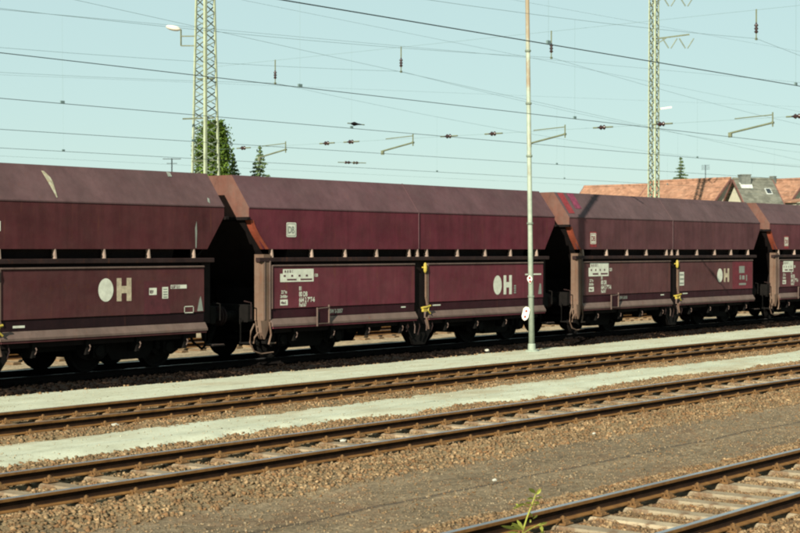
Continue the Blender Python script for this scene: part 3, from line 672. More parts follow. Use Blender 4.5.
def L(px, s0, D=24.62): return along(px, D) - s0
def Z(px, py, D=24.62): return at(px, py, D).z
def doors_of(r): return [c_ for c_ in r.children if c_.name.startswith('discharge_door')]
def ell(cx, cz, rx, rz, n=28): return [(cx + rx * math.cos(2 * math.pi * k / n), cz + rz * math.sin(2 * math.pi * k / n)) for k in range(n)]
def big_OH(parent, x, zc, mO, mH, dot=False, h=0.53):
    q = MB(); flat(q, ell(x + 0.19, zc, 0.20, h / 2), YP); q.build('lettering', mO, parent)
    q = MB(); x0 = x + 0.48; sw = 0.13
    rect(q, x0, x0 + sw, zc - h / 2, zc + h / 2, YP); rect(q, x0 + 0.27, x0 + 0.27 + sw, zc - h / 2, zc + h / 2, YP); rect(q, x0 + sw, x0 + 0.27, zc - 0.075, zc + 0.075, YP)
    q.build('lettering', mH, parent)
    if dot:
        q = MB()
        for k in range(4): rect(q, x0 + 0.50 + 0.01 * (k % 2), x0 + 0.61, zc - h / 2 + 0.02 + k * 0.062, zc - h / 2 + 0.065 + k * 0.062, YP)
        q.build('lettering', M['mark_grey'], parent)
def db_logo(parent, x, z, sz, mfr, mtx, field):
    """rounded square frame with the two letters"""
    q = MB()
    if field is not None:
        q2 = MB(); rect(q2, x - sz * 0.07, x + sz * 1.09, z - sz * 0.28, z + sz * 1.12, YW); q2.build('logo_field', field, parent)
    def rr(x0, x1, z0, z1, r_, n=5):
        P = []
        for cx, cz, a0 in ((x1 - r_, z0 + r_, -90), (x1 - r_, z1 - r_, 0), (x0 + r_, z1 - r_, 90), (x0 + r_, z0 + r_, 180)):
            for k in range(n): a = math.radians(a0 + 90 * k / (n - 1)); P.append((cx + r_ * math.cos(a), cz + r_ * math.sin(a)))
        return P
    flat(q, rr(x, x + sz, z, z + sz, sz * 0.10), YW - 0.002); q.build('logo', mfr, parent)
    q = MB(); o_ = rr(x + sz * .07, x + sz * .93, z + sz * .07, z + sz * .93, sz * 0.07); i_ = rr(x + sz * .11, x + sz * .89, z + sz * .11, z + sz * .89, sz * 0.05)
    n = len(o_); q.add([(p[0], YW - 0.004, p[1]) for p in o_] + [(p[0], YW - 0.004, p[1]) for p in i_], [(k, (k + 1) % n, n + (k + 1) % n, n + k) for k in range(n)])
    q.build('logo', mtx, parent)
    text('logo', 'DB', x + sz * 0.15, z + sz * 0.27, sz * 0.66, mtx, parent, YW - 0.004, 0.76)
def load_table(parent, x, z1, w_, h, plate, extra=True):
    """lettered load limit table near the left end of a door"""
    q = MB(); rect(q, x + w_ * .08, x + w_, z1 - h * .35, z1, YP); rect(q, x, x + w_, z1 - h, z1 - h * .35, YP); q.build('lettering', plate, parent)
    text('lettering', '10t   B1   B2   C', x + w_ * .12, z1 - h * .27, h * 0.27, M['mark_dark'], parent, YP - 0.003, 0.55)
    q = MB()
    for k in range(4): rect(q, x + w_ * (.10 + .22 * k), x + w_ * (.16 + .22 * k), z1 - h * .60, z1 - h * .45, YP - 0.003)
    rect(q, x + w_ * .20, x + w_ * .48, z1 - h * .88, z1 - h * .76, YP - 0.003); rect(q, x + w_ * .60, x + w_ * .95, z1 - h * .88, z1 - h * .76, YP - 0.003)
    q.build('lettering', M['mark_dark'], parent)
    text('lettering', '120', x + w_ * 1.02, z1 - h * .62, h * 0.32, plate, parent, YP, 0.9)
def data_block(parent, x, z, sc_, m_):
    """the small lines left and right under the load table"""
    for (dx, dz, s_, b_) in ((0.0, 0.43, 0.19, '23.9m'), (-0.05, 0.25, 0.17, '26450kg')): text('lettering', b_, x + dx * sc_, z + dz * sc_, s_ * sc_, m_, parent, YP, 0.75)
    q = MB(); x0, z0 = x - 0.06 * sc_, z - 0.06 * sc_; w_, h = 0.46 * sc_, 0.24 * sc_
    rect(q, x0, x0 + w_, z0, z0 + h, YP); q.build('lettering', m_, parent)
    text('lettering', '40m3', x0 + 0.04 * sc_, z0 + 0.06 * sc_, 0.15 * sc_, M['mark_dark'], parent, YP - 0.003, 0.9)
    for (dz, s_, b_) in ((0.54, 0.24, '81'), (0.29, 0.28, '80 DB'), (0.05, 0.28, '664 2 797-6'), (-0.14, 0.22, 'Fad167')): text('lettering', b_, x + 1.10 * sc_, z + dz * sc_, s_ * sc_, m_, parent, YP, 0.72)

def look1(r, mt, s0):
    d = doors_of(r)[1]; l = lambda px: L(px, s0)
    big_OH(d, l(98.5), Z(107, 290), M['white'], M['worn_white'], h=0.48)
    q = MB(); rect(q, l(144), l(170), 1.19, Z(150, 281), YP + 0.002); q.build('repair_patch', M['fresh_dark'], d)
    q = MB(); rect(q, l(149), l(156.5), Z(150, 295), Z(150, 288), YP); q.build('lettering', M['white'], d); q = MB(); rect(q, l(162), l(168), Z(165, 298.5), Z(165, 287), YP); q.build('lettering', M['white'], d)
    text('lettering', 'REV', l(149.5), Z(150, 293.5), 0.10, M['mark_dark'], d, YP - 0.003, 0.6)
    for k in range(4):
        q = MB(); rect(q, l(163), l(167), Z(165, 297.5 - k * 2.6), Z(165, 296.5 - k * 2.6), YP - 0.003); q.build('lettering', M['mark_grey'], d)
    q = MB(); rect(q, l(170.5), l(186.5), Z(178, 288.6), Z(178, 284.8), YP); q.build('lettering', M['white'], d)
    text('lettering', '6.5.87 13.11', l(171), Z(178, 288), 0.085, M['mark_dark'], d, YP - 0.003, 0.6)
    q = MB(); x0, x1, z0, z1_ = l(184), l(193.5), Z(189, 313), Z(189, 306)
    for a in ((x0, x1, z0, z0 + .018), (x0, x1, z1_ - .018, z1_), (x0, x0 + .018, z0, z1_), (x1 - .018, x1, z0, z1_)): rect(q, *a, YP)
    q.build('lettering', M['white'], d)
    q = MB(); flat(q, [(l(197), Z(200, 311)), (l(203), Z(200, 311)), (l(201.5), Z(200, 301)), (l(200.5), Z(200, 296)), (l(199), Z(200, 300))], YP); q.build('worn_marking', M['mark_grey'], d)
    q = MB(); rect(q, l(13), l(25), 1.03, 1.075, -YS - 0.016); q.build('lettering', M['white'], r)
    # pale streaks on the roof slope and wall
    def sl_pt(px, py):   # point on the roof slope plane
        for k in range(400):
            D = 24.65 + 0.55 * k / 400; zz = 3.52 + 0.75 * k / 400; p = at(px, py, D)
            if p.z <= zz: return (p.x - s0, p.y - TR['t1'] - 0.008, p.z + 0.008)
        return (p.x - s0, p.y - TR['t1'] - 0.008, p.z + 0.008)
    pts = [(41, 171), (44, 171.5), (50.5, 178), (53, 182.5), (57.5, 198), (56.5, 198), (50.5, 187), (47, 181)]
    q = MB(); P = [sl_pt(*p) for p in pts]; q.add(P, [tuple(range(len(P)))]); q.build('paint_streak', M['stone_pale'], r)
    for pts in ([(166, 172), (170, 173), (172, 177), (168, 177)], [(207, 198), (209, 199), (210, 204), (207.5, 202)]):
        q = MB(); P = [sl_pt(*p) for p in pts]; q.add(P, [tuple(range(len(P)))]); q.build('paint_streak', M['mark_grey'], r)
    q = MB(); flat(q, [(l(196.4), Z(197, 248)), (l(197.3), Z(197, 248)), (l(198), Z(197, 232)), (l(197.5), Z(197, 221)), (l(196), Z(197, 228))], YW); q.build('paint_streak', M['mark_grey'], r)
    # white characters at the left edge of the picture
    q = MB(); rect(q, l(-6), l(1.5), Z(0, 231), Z(0, 221), YW); q.build('logo', M['white'], r)
def look2(r, mt, s0):
    d = doors_of(r); l = lambda px: L(px, s0)
    db_logo(r, l(287.2), Z(287, 237), 0.34, M['white'], M['mark_grey'], None)
    load_table(d[0], l(280), Z(295, 269), l(313.5) - l(280), 0.30, M['white'])
    data_block(d[0], l(281), Z(281, 304), 0.56, M['white'])
    text('lettering', 'BSW 2-2057', l(328.5), 1.03, 0.13, M['mark_grey'], r, -YS - 0.016, 0.8)
    q = MB(); rect(q, l(401.5), l(406), 1.08, 1.11, -YS - 0.016); rect(q, l(433), l(441), 1.09, 1.12, -YS - 0.016); q.build('lettering', M['white'], r)
    big_OH(d[1], l(493.5), Z(500, 285), M['white'], M['white'], True, 0.53)
    q = MB(); rect(q, l(525), l(541), Z(533, 275), Z(533, 273.5), YP); rect(q, l(527), l(533), Z(533, 279), Z(533, 277), YP); q.build('lettering', M['white'], d[1])
    q = MB(); flat(q, [(l(538), Z(540, 294)), (l(541.5), Z(540, 294)), (l(541), Z(540, 284)), (l(539.6), Z(540, 283))], YP); q.build('worn_marking', M['mark_grey'], d[1])
def look3(r, mt, s0):
    d = doors_of(r); l = lambda px: L(px, s0)
    db_logo(r, l(591), Z(592, 244), 0.33, M['white'], M['red'], M['red'])
    load_table(d[0], l(588.5), Z(598, 263), l(608.5) - l(588.5), 0.40, M['white'])
    data_block(d[0], l(589.5), Z(590, 290.5), 0.60, M['white'])
    text('lettering', 'BSW 3-0150', l(620), 1.03, 0.13, M['mark_grey'], r, -YS - 0.016, 0.7)
    q = MB(); rect(q, l(661), l(664.5), 1.09, 1.12, -YS - 0.016); rect(q, l(683), l(688), 1.10, 1.13, -YS - 0.016); q.build('lettering', M['white'], r)
    q = MB(); x0, x1, z0, z1_ = l(679.3), l(684), Z(682, 285.5), Z(682, 272)
    rect(q, x0, x1, z0, z1_, YP); q.build('lettering', M['white'], d[1])
    q = MB()
    for k in range(3): rect(q, x0 + 0.03, x1 - 0.03, z0 + 0.05 + k * 0.14, z0 + 0.10 + k * 0.14, YP - 0.003)
    q.build('lettering', M['mark_grey'], d[1])
    q = MB(); rect(q, l(732.5), l(752.3), 1.19, 2.165, YP + 0.002); q.build('repair_patch', M['fresh'], d[1])
    big_OH(d[1], l(717.3), Z(722, 275.3), M['white'], M['worn_white'], False, 0.47)
    for (pa, pb, ya, yb) in ((739, 744.5, 273, 266), (739.5, 741, 279.5, 275), (742, 744.5, 279.5, 275.5), (746, 747, 281, 275), (739, 746, 285, 283)):
        q = MB(); rect(q, l(pa), l(pb), Z(742, ya), Z(742, yb), YP); q.build('lettering', M['mark_grey'], d[1])
    # sprayed patches on the roof slope at the left end
    def slab_on_slope(x0, x1, t0, t1, sh, mat):
        def P(x, t_): return (x + sh * t_, -YS + 0.55 * t_ - 0.006, 3.523 + 0.747 * t_ + 0.006)
        q = MB(); q.add([P(x0, t0), P(x1, t0), P(x1, t1), P(x0, t1)], [(0, 1, 2, 3)]); q.build('paint_patch', mat, r)
    slab_on_slope(0.10, 0.42, 0.15, 0.97, 0.05, M['red']); slab_on_slope(0.62, 0.98, 0.35, 0.97, 0.05, M['magenta'])
def look4(r, mt, s0):
    d = doors_of(r); l = lambda px: L(px, s0)
    db_logo(r, l(785), Z(786, 246), 0.33, M['white'], M['red'], M['red'])
    load_table(d[0], l(782.5), Z(790, 261), 0.92, 0.40, M['white'])
    data_block(d[0], l(783), Z(784, 283), 0.62, M['white'])
make_wagon(0, W0 - WL, 'leftmost dark hopper wagon with large OH lettering and a pale streak on its roof', look1)
make_wagon(1, W0, 'maroon hopper wagon with white DB square and OH lettering, second from left', look2)
make_wagon(2, W0 + WL, 'brownish hopper wagon with a pole shadow and red paint patches on its roof', look3)
make_wagon(3, W0 + 2 * WL, 'last hopper wagon on the right, only its left end in the picture', look4)

# ------------------------------------------------------------------ slim pole beside the train
pb = at(531.8, 350, 23.1)
pr = empty('steel_pole', (pb.x, 23.1, -0.17), 'slim pale green steel pole with two spotted plates standing in front of the train', 'pole')
lean = -0.0135 / 1.0
q = MB(); q.tube([(0, 0, 0), (lean * 3.3 * 0.62, -lean * 3.3 * 0.78, 3.3), (lean * 13 * 0.62, -lean * 13 * 0.78, 13)], 0.080, 14, 0.048); q.build('pole_shaft', M['pole'], pr, True)
q = MB(); q.lathe([(0.21, -0.12), (0.20, 0.0), (0.17, 0.03), (0.105, 0.05), (0.10, 0.20), (0.088, 0.22)], (0, 0, 0), 'z', 14); q.build('footing', M['pole'], pr)
for zz in (1.45, 3.4, 5.2, 6.6, 8.0):
    q = MB(); q.lathe([(0.087 - zz * 0.0015, zz), (0.092 - zz * 0.0015, zz + 0.01), (0.092 - zz * 0.0015, zz + 0.045), (0.087 - zz * 0.0015, zz + 0.055)], (lean * zz * 0.62, -lean * zz * 0.78, 0), 'z', 14); q.build('pole_band', M['galv_dark'], pr)
vd = Vector((ST, -CT, 0))     # across the view
def plate(dx, z0, w_, h, tilt, lab):
    q = MB(); b_ = MB(); base = vd * dx + Vector((-CT, -ST, 0)) * 0.10
    def P(a, c_, o=0.0): a2 = a * math.cos(tilt) - c_ * math.sin(tilt); c2 = a * math.sin(tilt) + c_ * math.cos(tilt); return base + vd * a2 + Vector((0, 0, z0 + c2)) + Vector((-CT, -ST, 0)) * o
    pts = [(-w_ / 2 + .03, -h / 2 + .04), (0, -h / 2), (w_ / 2 - .04, -h / 2 + .03), (w_ / 2, -h / 2 + .10), (w_ / 2, h / 2 - .06), (w_ / 2 - .05, h / 2), (-w_ / 2 + .05, h / 2), (-w_ / 2, h / 2 - .06), (-w_ / 2, -h / 2 + .10)]
    n = len(pts); q.add([P(*p) for p in pts] + [P(*p, -0.012) for p in pts], [tuple(range(n)), tuple(range(2 * n - 1, n - 1, -1))] + [(i, (i + 1) % n, n + (i + 1) % n, n + i) for i in range(n)])
    o = q.build('plate', M['lampwhite'], pr); o['label'] = lab
    for c_ in (-h * 0.22, h * 0.20):
        e = ell(0, c_, 0.030, 0.034, 12); b_.add([P(x, z, 0.004) for x, z in e], [tuple(range(12))])
    b_.build('plate_spot', M['red'], o)
plate(-0.06, 1.93, 0.13, 0.22, 0.12, 'small upper white plate with red spots'); plate(-0.17, 1.02, 0.18, 0.37, -0.22, 'large lower white plate with red spots, hanging askew')

# ------------------------------------------------------------------ lattice masts
def lattice(name, loc, h, a_base, a_top, leg, brace, pitch, label, nb=2):
    r = empty(name, loc, label, 'lattice mast')
    side = lambda z: (a_base + (a_top - a_base) * z / h) / 2
    for sx_ in (-1, 1):
        for sy_ in (-1, 1):
            q = MB(); 
            p0 = (sx_ * side(0), sy_ * side(0), 0); p1 = (sx_ * side(h), sy_ * side(h), h)
            q.bar(p0, p1, leg * (1.0 if (sx_ < 0 and sy_ < 0) else 0.68)); q.build('leg', M['galv'], r)
    q = MB(); z = 0.3
    faces = [((-1, -1), (1, -1)), ((1, -1), (1, 1)), ((1, 1), (-1, 1)), ((-1, 1), (-1, -1))]
    while z < h - pitch:
        for (A, B) in faces:
            z2 = z + pitch / 2; z3 = z + pitch
            q.bar((A[0] * side(z), A[1] * side(z), z), (B[0] * side(z2), B[1] * side(z2), z2), brace, brace * 0.5)
            q.bar((B[0] * side(z2), B[1] * side(z2), z2), (A[0] * side(z3), A[1] * side(z3), z3), brace, brace * 0.5)
        z += pitch
    q.build('bracing', M['galv_dark'], r)
    q = MB(); q.bbox(-a_base * 0.75, a_base * 0.75, -a_base * 0.75, a_base * 0.75, -0.4, 0.12, 0.04); q.build('footing', M['concrete'], r)
    return r, side
m1p = far(206, 170, 57); SM = 40.0
m1 = Vector((SM, m1p.y, -0.22))
r1, side1 = lattice('lattice_mast', m1, 17, 0.86, 0.30, 0.10, 0.045, 0.52, 'tall pale green lattice mast in front of the rounded green tree')
for zz, le in ((7.55, 0.9), (9.0, 0.35), (6.0, 0.55)):
    s_ = side1(zz); q = MB(); q.bar((-s_ - le * 0.62, -s_ + le * 0.78 - 0.1, zz), (s_ * 0.2, -s_ - 0.06, zz + 0.06), 0.07, 0.05); q.build('cross_plate', M['arm'], r1)
# floodlight bracketed off the mast
u_l = Vector((-ST, CT, 0))   # towards the left of the view
zl = 10.1; s_ = side1(zl); p0 = m1 + Vector((-s_, s_, 0)) 
lr = empty('yard_lamp', (p0.x, p0.y, zl), 'white yard lamp on a square bracket off the left lattice mast', 'lamp')
q = MB(); e0 = u_l * 0.52
q.bar((0, 0, 0.30), tuple(e0 + Vector((0, 0, 0.30))), 0.04); q.bar((0, 0, -0.05), tuple(e0 + Vector((0, 0, -0.05))), 0.04); q.bar(tuple(e0 + Vector((0, 0, -0.05))), tuple(e0 + Vector((0, 0, 0.55))), 0.04); q.build('lamp_bracket', M['arm'], lr)
q = MB(); hc = u_l * 0.80 + Vector((0, 0, 0.60))
rings = []; n = 12
for i in range(9):
    a = -1 + 2 * i / 8; rr_ = 0.13 * math.sqrt(max(0.02, 1 - a * a)); c_ = hc + u_l * (a * 0.28) + Vector((0, 0, a * 0.05))
    rings.append([c_ + Vector((CT, ST, 0)) * (rr_ * math.cos(2 * math.pi * k / n)) + Vector((0, 0, 1)) * (rr_ * 0.8 * math.sin(2 * math.pi * k / n)) for k in range(n)])
q.add([tuple(p) for R in rings for p in R], [(i * n + k, i * n + (k + 1) % n, (i + 1) * n + (k + 1) % n, (i + 1) * n + k) for i in range(8) for k in range(n)] + [tuple(range(n)), tuple(8 * n + k for k in range(n))])
q.build('lamp_head', M['lampwhite'], lr, True)

m2 = far(653.5, 190, 118); m2.z = -0.2
r2, side2 = lattice('lattice_mast', m2, 23, 0.62, 0.50, 0.12, 0.09, 0.95, 'distant lattice mast with short side arms above the red roofs')
for zz in (18.8, 22.0):
    q = MB(); tipv = Vector((ST, -CT, 0)) * 2.7
    q.bar((0, 0, zz), tuple(tipv + Vector((0, 0, zz + 0.35))), 0.10); q.bar((0, 0, zz - 0.5), tuple(tipv * 0.35 + Vector((0, 0, zz + 0.08))), 0.07); q.build('side_arm', M['arm'], r2)
    for k in (0.45, 0.92):
        q = MB(); b0 = tipv * k + Vector((0, 0, zz + 0.2)); low = b0 + Vector((0, 0, -0.9))
        for sg in (-1, 1): q.tube([b0 + Vector((ST, -CT, 0)) * sg * 0.55 + Vector((0, 0, -0.15)), low + Vector((ST, -CT, 0)) * sg * 0.08], 0.05, 6)
        q.build('insulator_pair', M['galv_dark'], r2)
lr = empty('yard_lamp', far(660, 109, 117), 'small pale lamp beside the distant lattice mast', 'lamp')
q = MB(); q.bar((0, 0, 0), tuple(Vector((ST, -CT, 0)) * -0.5 + Vector((0, 0, -0.4))), 0.06); q.build('lamp_bracket', M['arm'], lr)
q = MB(); q.bar((0, 0, 0), tuple(Vector((ST, -CT, 0)) * 0.85 + Vector((0, 0, 0.12))), 0.16, 0.12); q.build('lamp_head', M['lampwhite'], lr)

# ------------------------------------------------------------------ overhead line
def wire(name, a, b, r, mat, label, cat='wire', sag=0, n=20, group=None):
    a, b = Vector(a), Vector(b)
    pts = [a.lerp(b, i / n) - Vector((0, 0, 4 * sag * (i / n) * (1 - i / n))) for i in range(n + 1)]
    q = MB(); q.tube(pts, r, 6); return tag(q.build(name, mat, fix=False), label, cat, group)
def ext(p, q_, x):      # extend the straight line p-q to along-track x
    t_ = (x - p.x) / (q_.x - p.x); return p + (q_ - p) * t_
CW = {}
for key, D, p, q_, r_, nm in (('t3', 13.85, (400, 20), (800, 86.5), 0.0085, 'thick dark contact wire crossing the upper right of the sky'),
                          ('t2', 19.3, (0, 53), (800, 145), 0.0068, 'dark contact wire running across the middle of the sky'),
                          ('t1', 26.1, (120, 108.7), (800, 167), 0.0068, 'contact wire directly above the hopper wagons'),
                          ('t0', 32.0, (120, 137), (515, 162), 0.0068, 'second lowest contact wire, behind the train'),
                          ('tz', 37.7, (0, 148), (200, 159), 0.0068, 'lowest and farthest contact wire, just above the wagon roofs')):
    a = at(*p, D); b = at(*q_, D); a2, b2 = ext(a, b, -26), ext(a, b, 106)
    CW[key] = (a2, b2); wire('contact_wire', a2, b2, r_, M['wire'], nm, 'overhead wire', 0, 4, 'contact wires above the tracks')
HM = 8.45
names = dict(t3='upper carrying wire of the line over the second track from the front', t2='upper carrying wire over the track between the pale strips',
             t1='sagging carrying wire above the hopper wagons', t0='sagging carrying wire over the track behind the train', tz='farthest sagging carrying wire')
for key, D in (('t3', 13.85), ('t2', 19.3), ('t1', 26.1), ('t0', 32.0), ('tz', 37.7)):
    r = empty('carrying_wire', (0, D, 0), names[key], 'overhead wire', 'carrying wires above the contact wires')
    for (x0, x1) in ((-26, SM), (SM, 106)):
        q = MB(); n = 24
        zf = lambda t_: HM - 4 * 1.15 * t_ * (1 - t_)
        q.tube([(x0 + (x1 - x0) * i / n, 0, zf(i / n)) for i in range(n + 1)], 0.0042, 5); q.build('cable', M['thinwire'], r, fix=False)
        for i in range(1, 7):
            t_ = i / 7; x = x0 + (x1 - x0) * t_; a2, b2 = CW[key]; zc = ext(a2, b2, x).z
            q = MB(); q.tube([(x, 0, zf(t_)), (x, 0, zc)], 0.0022, 4); q.box(x - 0.05, x + 0.05, -0.015, 0.015, zc, zc + 0.06); q.build('dropper', M['thinwire'], r, fix=False)
# cross span at the mast: lower and upper wires, hanging insulators, steady arms
YN = 6.0
wire('cross_span_wire', (SM, m1.y - 0.3, 6.22), (SM, YN, 6.22), 0.0038, M['thinwire'], 'thin lower cross wire running from the left mast across the tracks', 'wire')
wire('cross_span_wire', (SM, m1.y - 0.3, 9.25), (SM, YN, 9.25), 0.0038, M['thinwire'], 'thin upper cross wire holding the hanging insulators', 'wire')
wire('cross_span_wire', (SM, m1.y - 0.2, 14.5), (SM, YN, 14.5), 0.005, M['thinwire'], 'carrying rope slung high from the left mast', 'wire', 3.2)
def insulator_mb(q, p, d, ln, r, n=3):
    d = Vector(d).normalized(); p = Vector(p)
    prof = [(0.25, 0)]
    k = 2 * n + 1
    for i in range(1, k): prof.append((1.0 if i % 2 else 0.45, i / k))
    prof.append((0.25, 1)); a = Vector((0, 0, 1)) if abs(d.z) < 0.9 else Vector((1, 0, 0)); e1 = d.cross(a).normalized(); e2 = d.cross(e1)
    m_ = 10; vs = []
    for R, hh in prof:
        for j in range(m_): an = 2 * math.pi * j / m_; vs.append(p + d * (hh * ln - ln / 2) + (e1 * math.cos(an) + e2 * math.sin(an)) * R * r)
    fs = [(i * m_ + j, i * m_ + (j + 1) % m_, (i + 1) * m_ + (j + 1) % m_, (i + 1) * m_ + j) for i in range(len(prof) - 1) for j in range(m_)]
    q.add([tuple(v) for v in vs], fs)
where = {18.1: 'brown insulator at the right edge of the sky', 22.3: 'brown insulator just right of the distant lattice mast', 24.3: 'brown insulator above the steady arm right of the pole',
         28.3: 'brown insulator first left of the slim pole', 30.06: 'brown insulator second left of the slim pole', 34.2: 'upper of the two close brown insulators on the lower cross wire',
         35.3: 'left of the two close brown insulators on the lower cross wire', 39.3: 'small brown insulator beside the rounded tree and left mast'}
for D, lab in where.items():
    r = empty('cable_insulator', (SM, D, 6.22), lab, 'insulator', 'insulators along the lower cross wire')
    q = MB(); insulator_mb(q, (0, 0, 0), (0, 1, 0), 0.28, 0.075, 2); q.build('ceramic_body', M['ceramic'], r, True)
    q = MB(); q.tube([(0, -0.38, 0), (0, -0.14, 0)], 0.025, 6); q.build('end_fitting', M['arm'], r); q = MB(); q.tube([(0, 0.14, 0), (0, 0.30, 0)], 0.025, 6); q.build('end_fitting', M['arm'], r)
hang = {19.3: 'hanging insulator at the top right of the sky', 26.1: 'hanging insulator just right of the slim pole top', 32.0: 'hanging insulator in mid sky left of the slim pole', 37.7: 'hanging insulator between the left mast and mid sky'}
for D, lab in hang.items():
    r = empty('hanging_insulator', (SM, D, HM), lab, 'insulator', 'insulators hanging from the upper cross wire')
    q = MB(); insulator_mb(q, (0, 0, 0.30), (0, 0, 1), 0.32, 0.062, 3); q.build('ceramic_body', M['ceramic'], r, True)
    q = MB(); q.tube([(0, 0, 0.45), (0, 0, 0.82)], 0.022, 6); q.build('hanger_rod', M['arm'], r); q = MB(); q.tube([(0, 0, -0.02), (0, 0, 0.16)], 0.018, 6); q.box(-0.04, 0.04, -0.02, 0.02, -0.04, 0.02); q.build('hanger_rod', M['arm'], r)
arms = {19.3: 'steady arm at the right of the sky over the pale strip track', 26.1: 'steady arm right of the slim pole above the wagons', 32.0: 'steady arm left of the slim pole', 37.7: 'leftmost steady arm low over the wagon roofs'}
for D, lab in arms.items():
    r = empty('steady_arm', (SM, D, 5.75), lab, 'steady arm', 'steady arms holding the contact wires sideways')
    q = MB(); q.tube([(0, -0.5, 0.33), (0, 0.80, 0.10)], 0.028, 8); q.build('diagonal_tube', M['arm'], r)
    q = MB(); q.tube([(0, -0.5, 0.55), (0, 0.65, 0.50)], 0.016, 6); q.build('upper_tube', M['arm'], r)
    q = MB(); q.tube([(0, -0.5, 0.62), (0, -0.5, 0.22)], 0.022, 6); q.box(-0.04, 0.04, -0.53, -0.47, 0.30, 0.36); q.build('hanger', M['arm'], r)
    q = MB(); q.box(-0.03, 0.03, 0.74, 0.84, -0.02, 0.12); q.build('clamp', M['arm'], r)
p = at(356, 124.2, 26.1); r = empty('section_insulator', p, 'dark lens shaped insulator floating on a wire in mid sky', 'insulator')
q = MB(); insulator_mb(q, (0, 0, 0), (1, 0, 0), 0.42, 0.055, 1); q.build('ceramic_body', M['hopper'], r, True)
q = MB(); q.tube([(-0.34, 0, 0), (0.34, 0, 0)], 0.014, 5); q.build('end_fitting', M['arm'], r)
p = at(351, 162.8, 37.0); r = empty('section_insulator', p, 'greenish insulator pair low above the wagon roof, left of the pole', 'insulator')
q = MB(); insulator_mb(q, (-0.17, 0, 0), (1, -0.6, 0), 0.28, 0.06, 2); insulator_mb(q, (0.17, -0.1, 0), (1, -0.6, 0), 0.28, 0.06, 2); q.build('ceramic_body', M['ceramic'], r, True)
q = MB(); q.tube([(-0.5, 0.2, 0), (0.5, -0.3, 0)], 0.016, 5); q.build('end_fitting', M['arm'], r)
# extra faint wires
for (p, q_, D, lab) in (((0, 10), (390, 45.5), 26.1, 'faint upper feeder wire from the top left of the sky'), ((600, 16), (800, 52), 30.0, 'faint wire at the upper right behind the distant mast'),
                        ((400, 72), (640, 125), 24.0, 'faint slanting wire crossing behind the slim pole'), ((600, 72), (800, 112), 30.0, 'faint slanting wire right of the distant mast'),
                        ((0, 75), (200, 83), 45.0, 'faint level wire at the left of the sky'), ((320, 172), (800, 196), 44.0, 'faint lowest wire above the roofs')):
    a = at(*p, D); b = at(*q_, D); wire('overhead_wire', ext(a, b, 5), ext(a, b, 110), 0.0034, M['thinwire'], lab, 'overhead wire', 0, 4)

# ------------------------------------------------------------------ trees
def leaf_mat(name, lo, hi):
    m, t, b = mat_base(name, 0.7, 0, 0.2)
    oi = t.nodes.new('ShaderNodeNewGeometry')
    c0 = ramp(t, oi.outputs['Random Per Island'], [(0.0, lo), (1.0, hi)])
    c1 = mix(t, 1.0, c0, ramp(t, noise(t, 0.9, 5), [(0.3, 0.55), (0.7, 1.35)]), 'MULTIPLY')
    t.links.new(c1, b.inputs['Base Color'])
    tr = t.nodes.new('ShaderNodeBsdfTranslucent'); t.links.new(c1, tr.inputs[0]); ms = t.nodes.new('ShaderNodeMixShader'); ms.inputs[0].default_value = 0.35
    out = t.nodes['Material Output']; t.links.new(b.outputs[0], ms.inputs[1]); t.links.new(tr.outputs[0], ms.inputs[2]); t.links.new(ms.outputs[0], out.inputs[0]); return m
M['leaf'] = leaf_mat('broad_leaf_green', (0.045, 0.095, 0.012), (0.17, 0.27, 0.035))
M['needle'] = leaf_mat('spruce_green', (0.08, 0.14, 0.06), (0.20, 0.28, 0.12))
M['weed'] = leaf_mat('weed_yellow_green', (0.34, 0.42, 0.05), (0.62, 0.62, 0.14))
M['bark'] = simple('bark', (0.09, 0.06, 0.04), 0.95)
def leaf_cloud(P, size):
    n = len(P); R = rotmats(n); base = np.array([(-1, -0.6, 0), (1, -0.6, 0), (0.7, 0.8, 0.2), (-0.7, 0.8, 0.2)], float)
    v = np.einsum('nij,kj->nki', R, base) * (size * rng.uniform(0.6, 1.3, n))[:, None, None] + P[:, None, :]
    return v.reshape(-1, 3), (np.arange(4)[None] + 4 * np.arange(n)[:, None])
def rounded_tree(px, ytop, z, h_w, label):
    b = far(px, HY, z); top = far(px, ytop, z).z; w_ = h_w * z / F / 2
    r = empty('deciduous_tree', (b.x, b.y, -0.2), label, 'tree'); hh = top + 0.2
    q = MB(); q.tube([(0, 0, 0), (0.1, 0, hh * 0.3), (0, 0.1, hh * 0.75)], 0.22, 8, 0.06)
    for k in range(10):
        a = k * 2.4; z0 = hh * (0.15 + 0.06 * k); q.tube([(0, 0, z0), (math.cos(a) * w_ * 0.4, math.sin(a) * w_ * 0.4, z0 + 0.9), (math.cos(a) * w_ * 0.75, math.sin(a) * w_ * 0.75, z0 + 1.9)], 0.06, 5, 0.02)
    q.build('trunk', M['bark'], r)
    # clumps spread through a tall rounded volume
    nc = 420; P = []
    for i in range(nc):
        t_ = rng.uniform(0.05, 0.97); rad = w_ * (1 - max(0, (t_ - 0.55) / 0.47) ** 2.3) ** 0.5 if t_ > 0.55 else w_ * (0.8 + 0.36 * t_)
        a = rng.uniform(0, 6.28); rr_ = rad * rng.uniform(0.3, 0.9) ** 0.7
        c_ = np.array([math.cos(a) * rr_, math.sin(a) * rr_, t_ * hh]); s_ = rng.uniform(0.22, 0.42)
        P.append(c_ + np.clip(rng.normal(0, 1, (190, 3)), -1.5, 1.5) * s_ * np.array([0.8, 0.8, 1.0]))
    v, f = leaf_cloud(np.concatenate(P), 0.065); o = raw('crown', v, f, M['leaf'], parent=r); return r
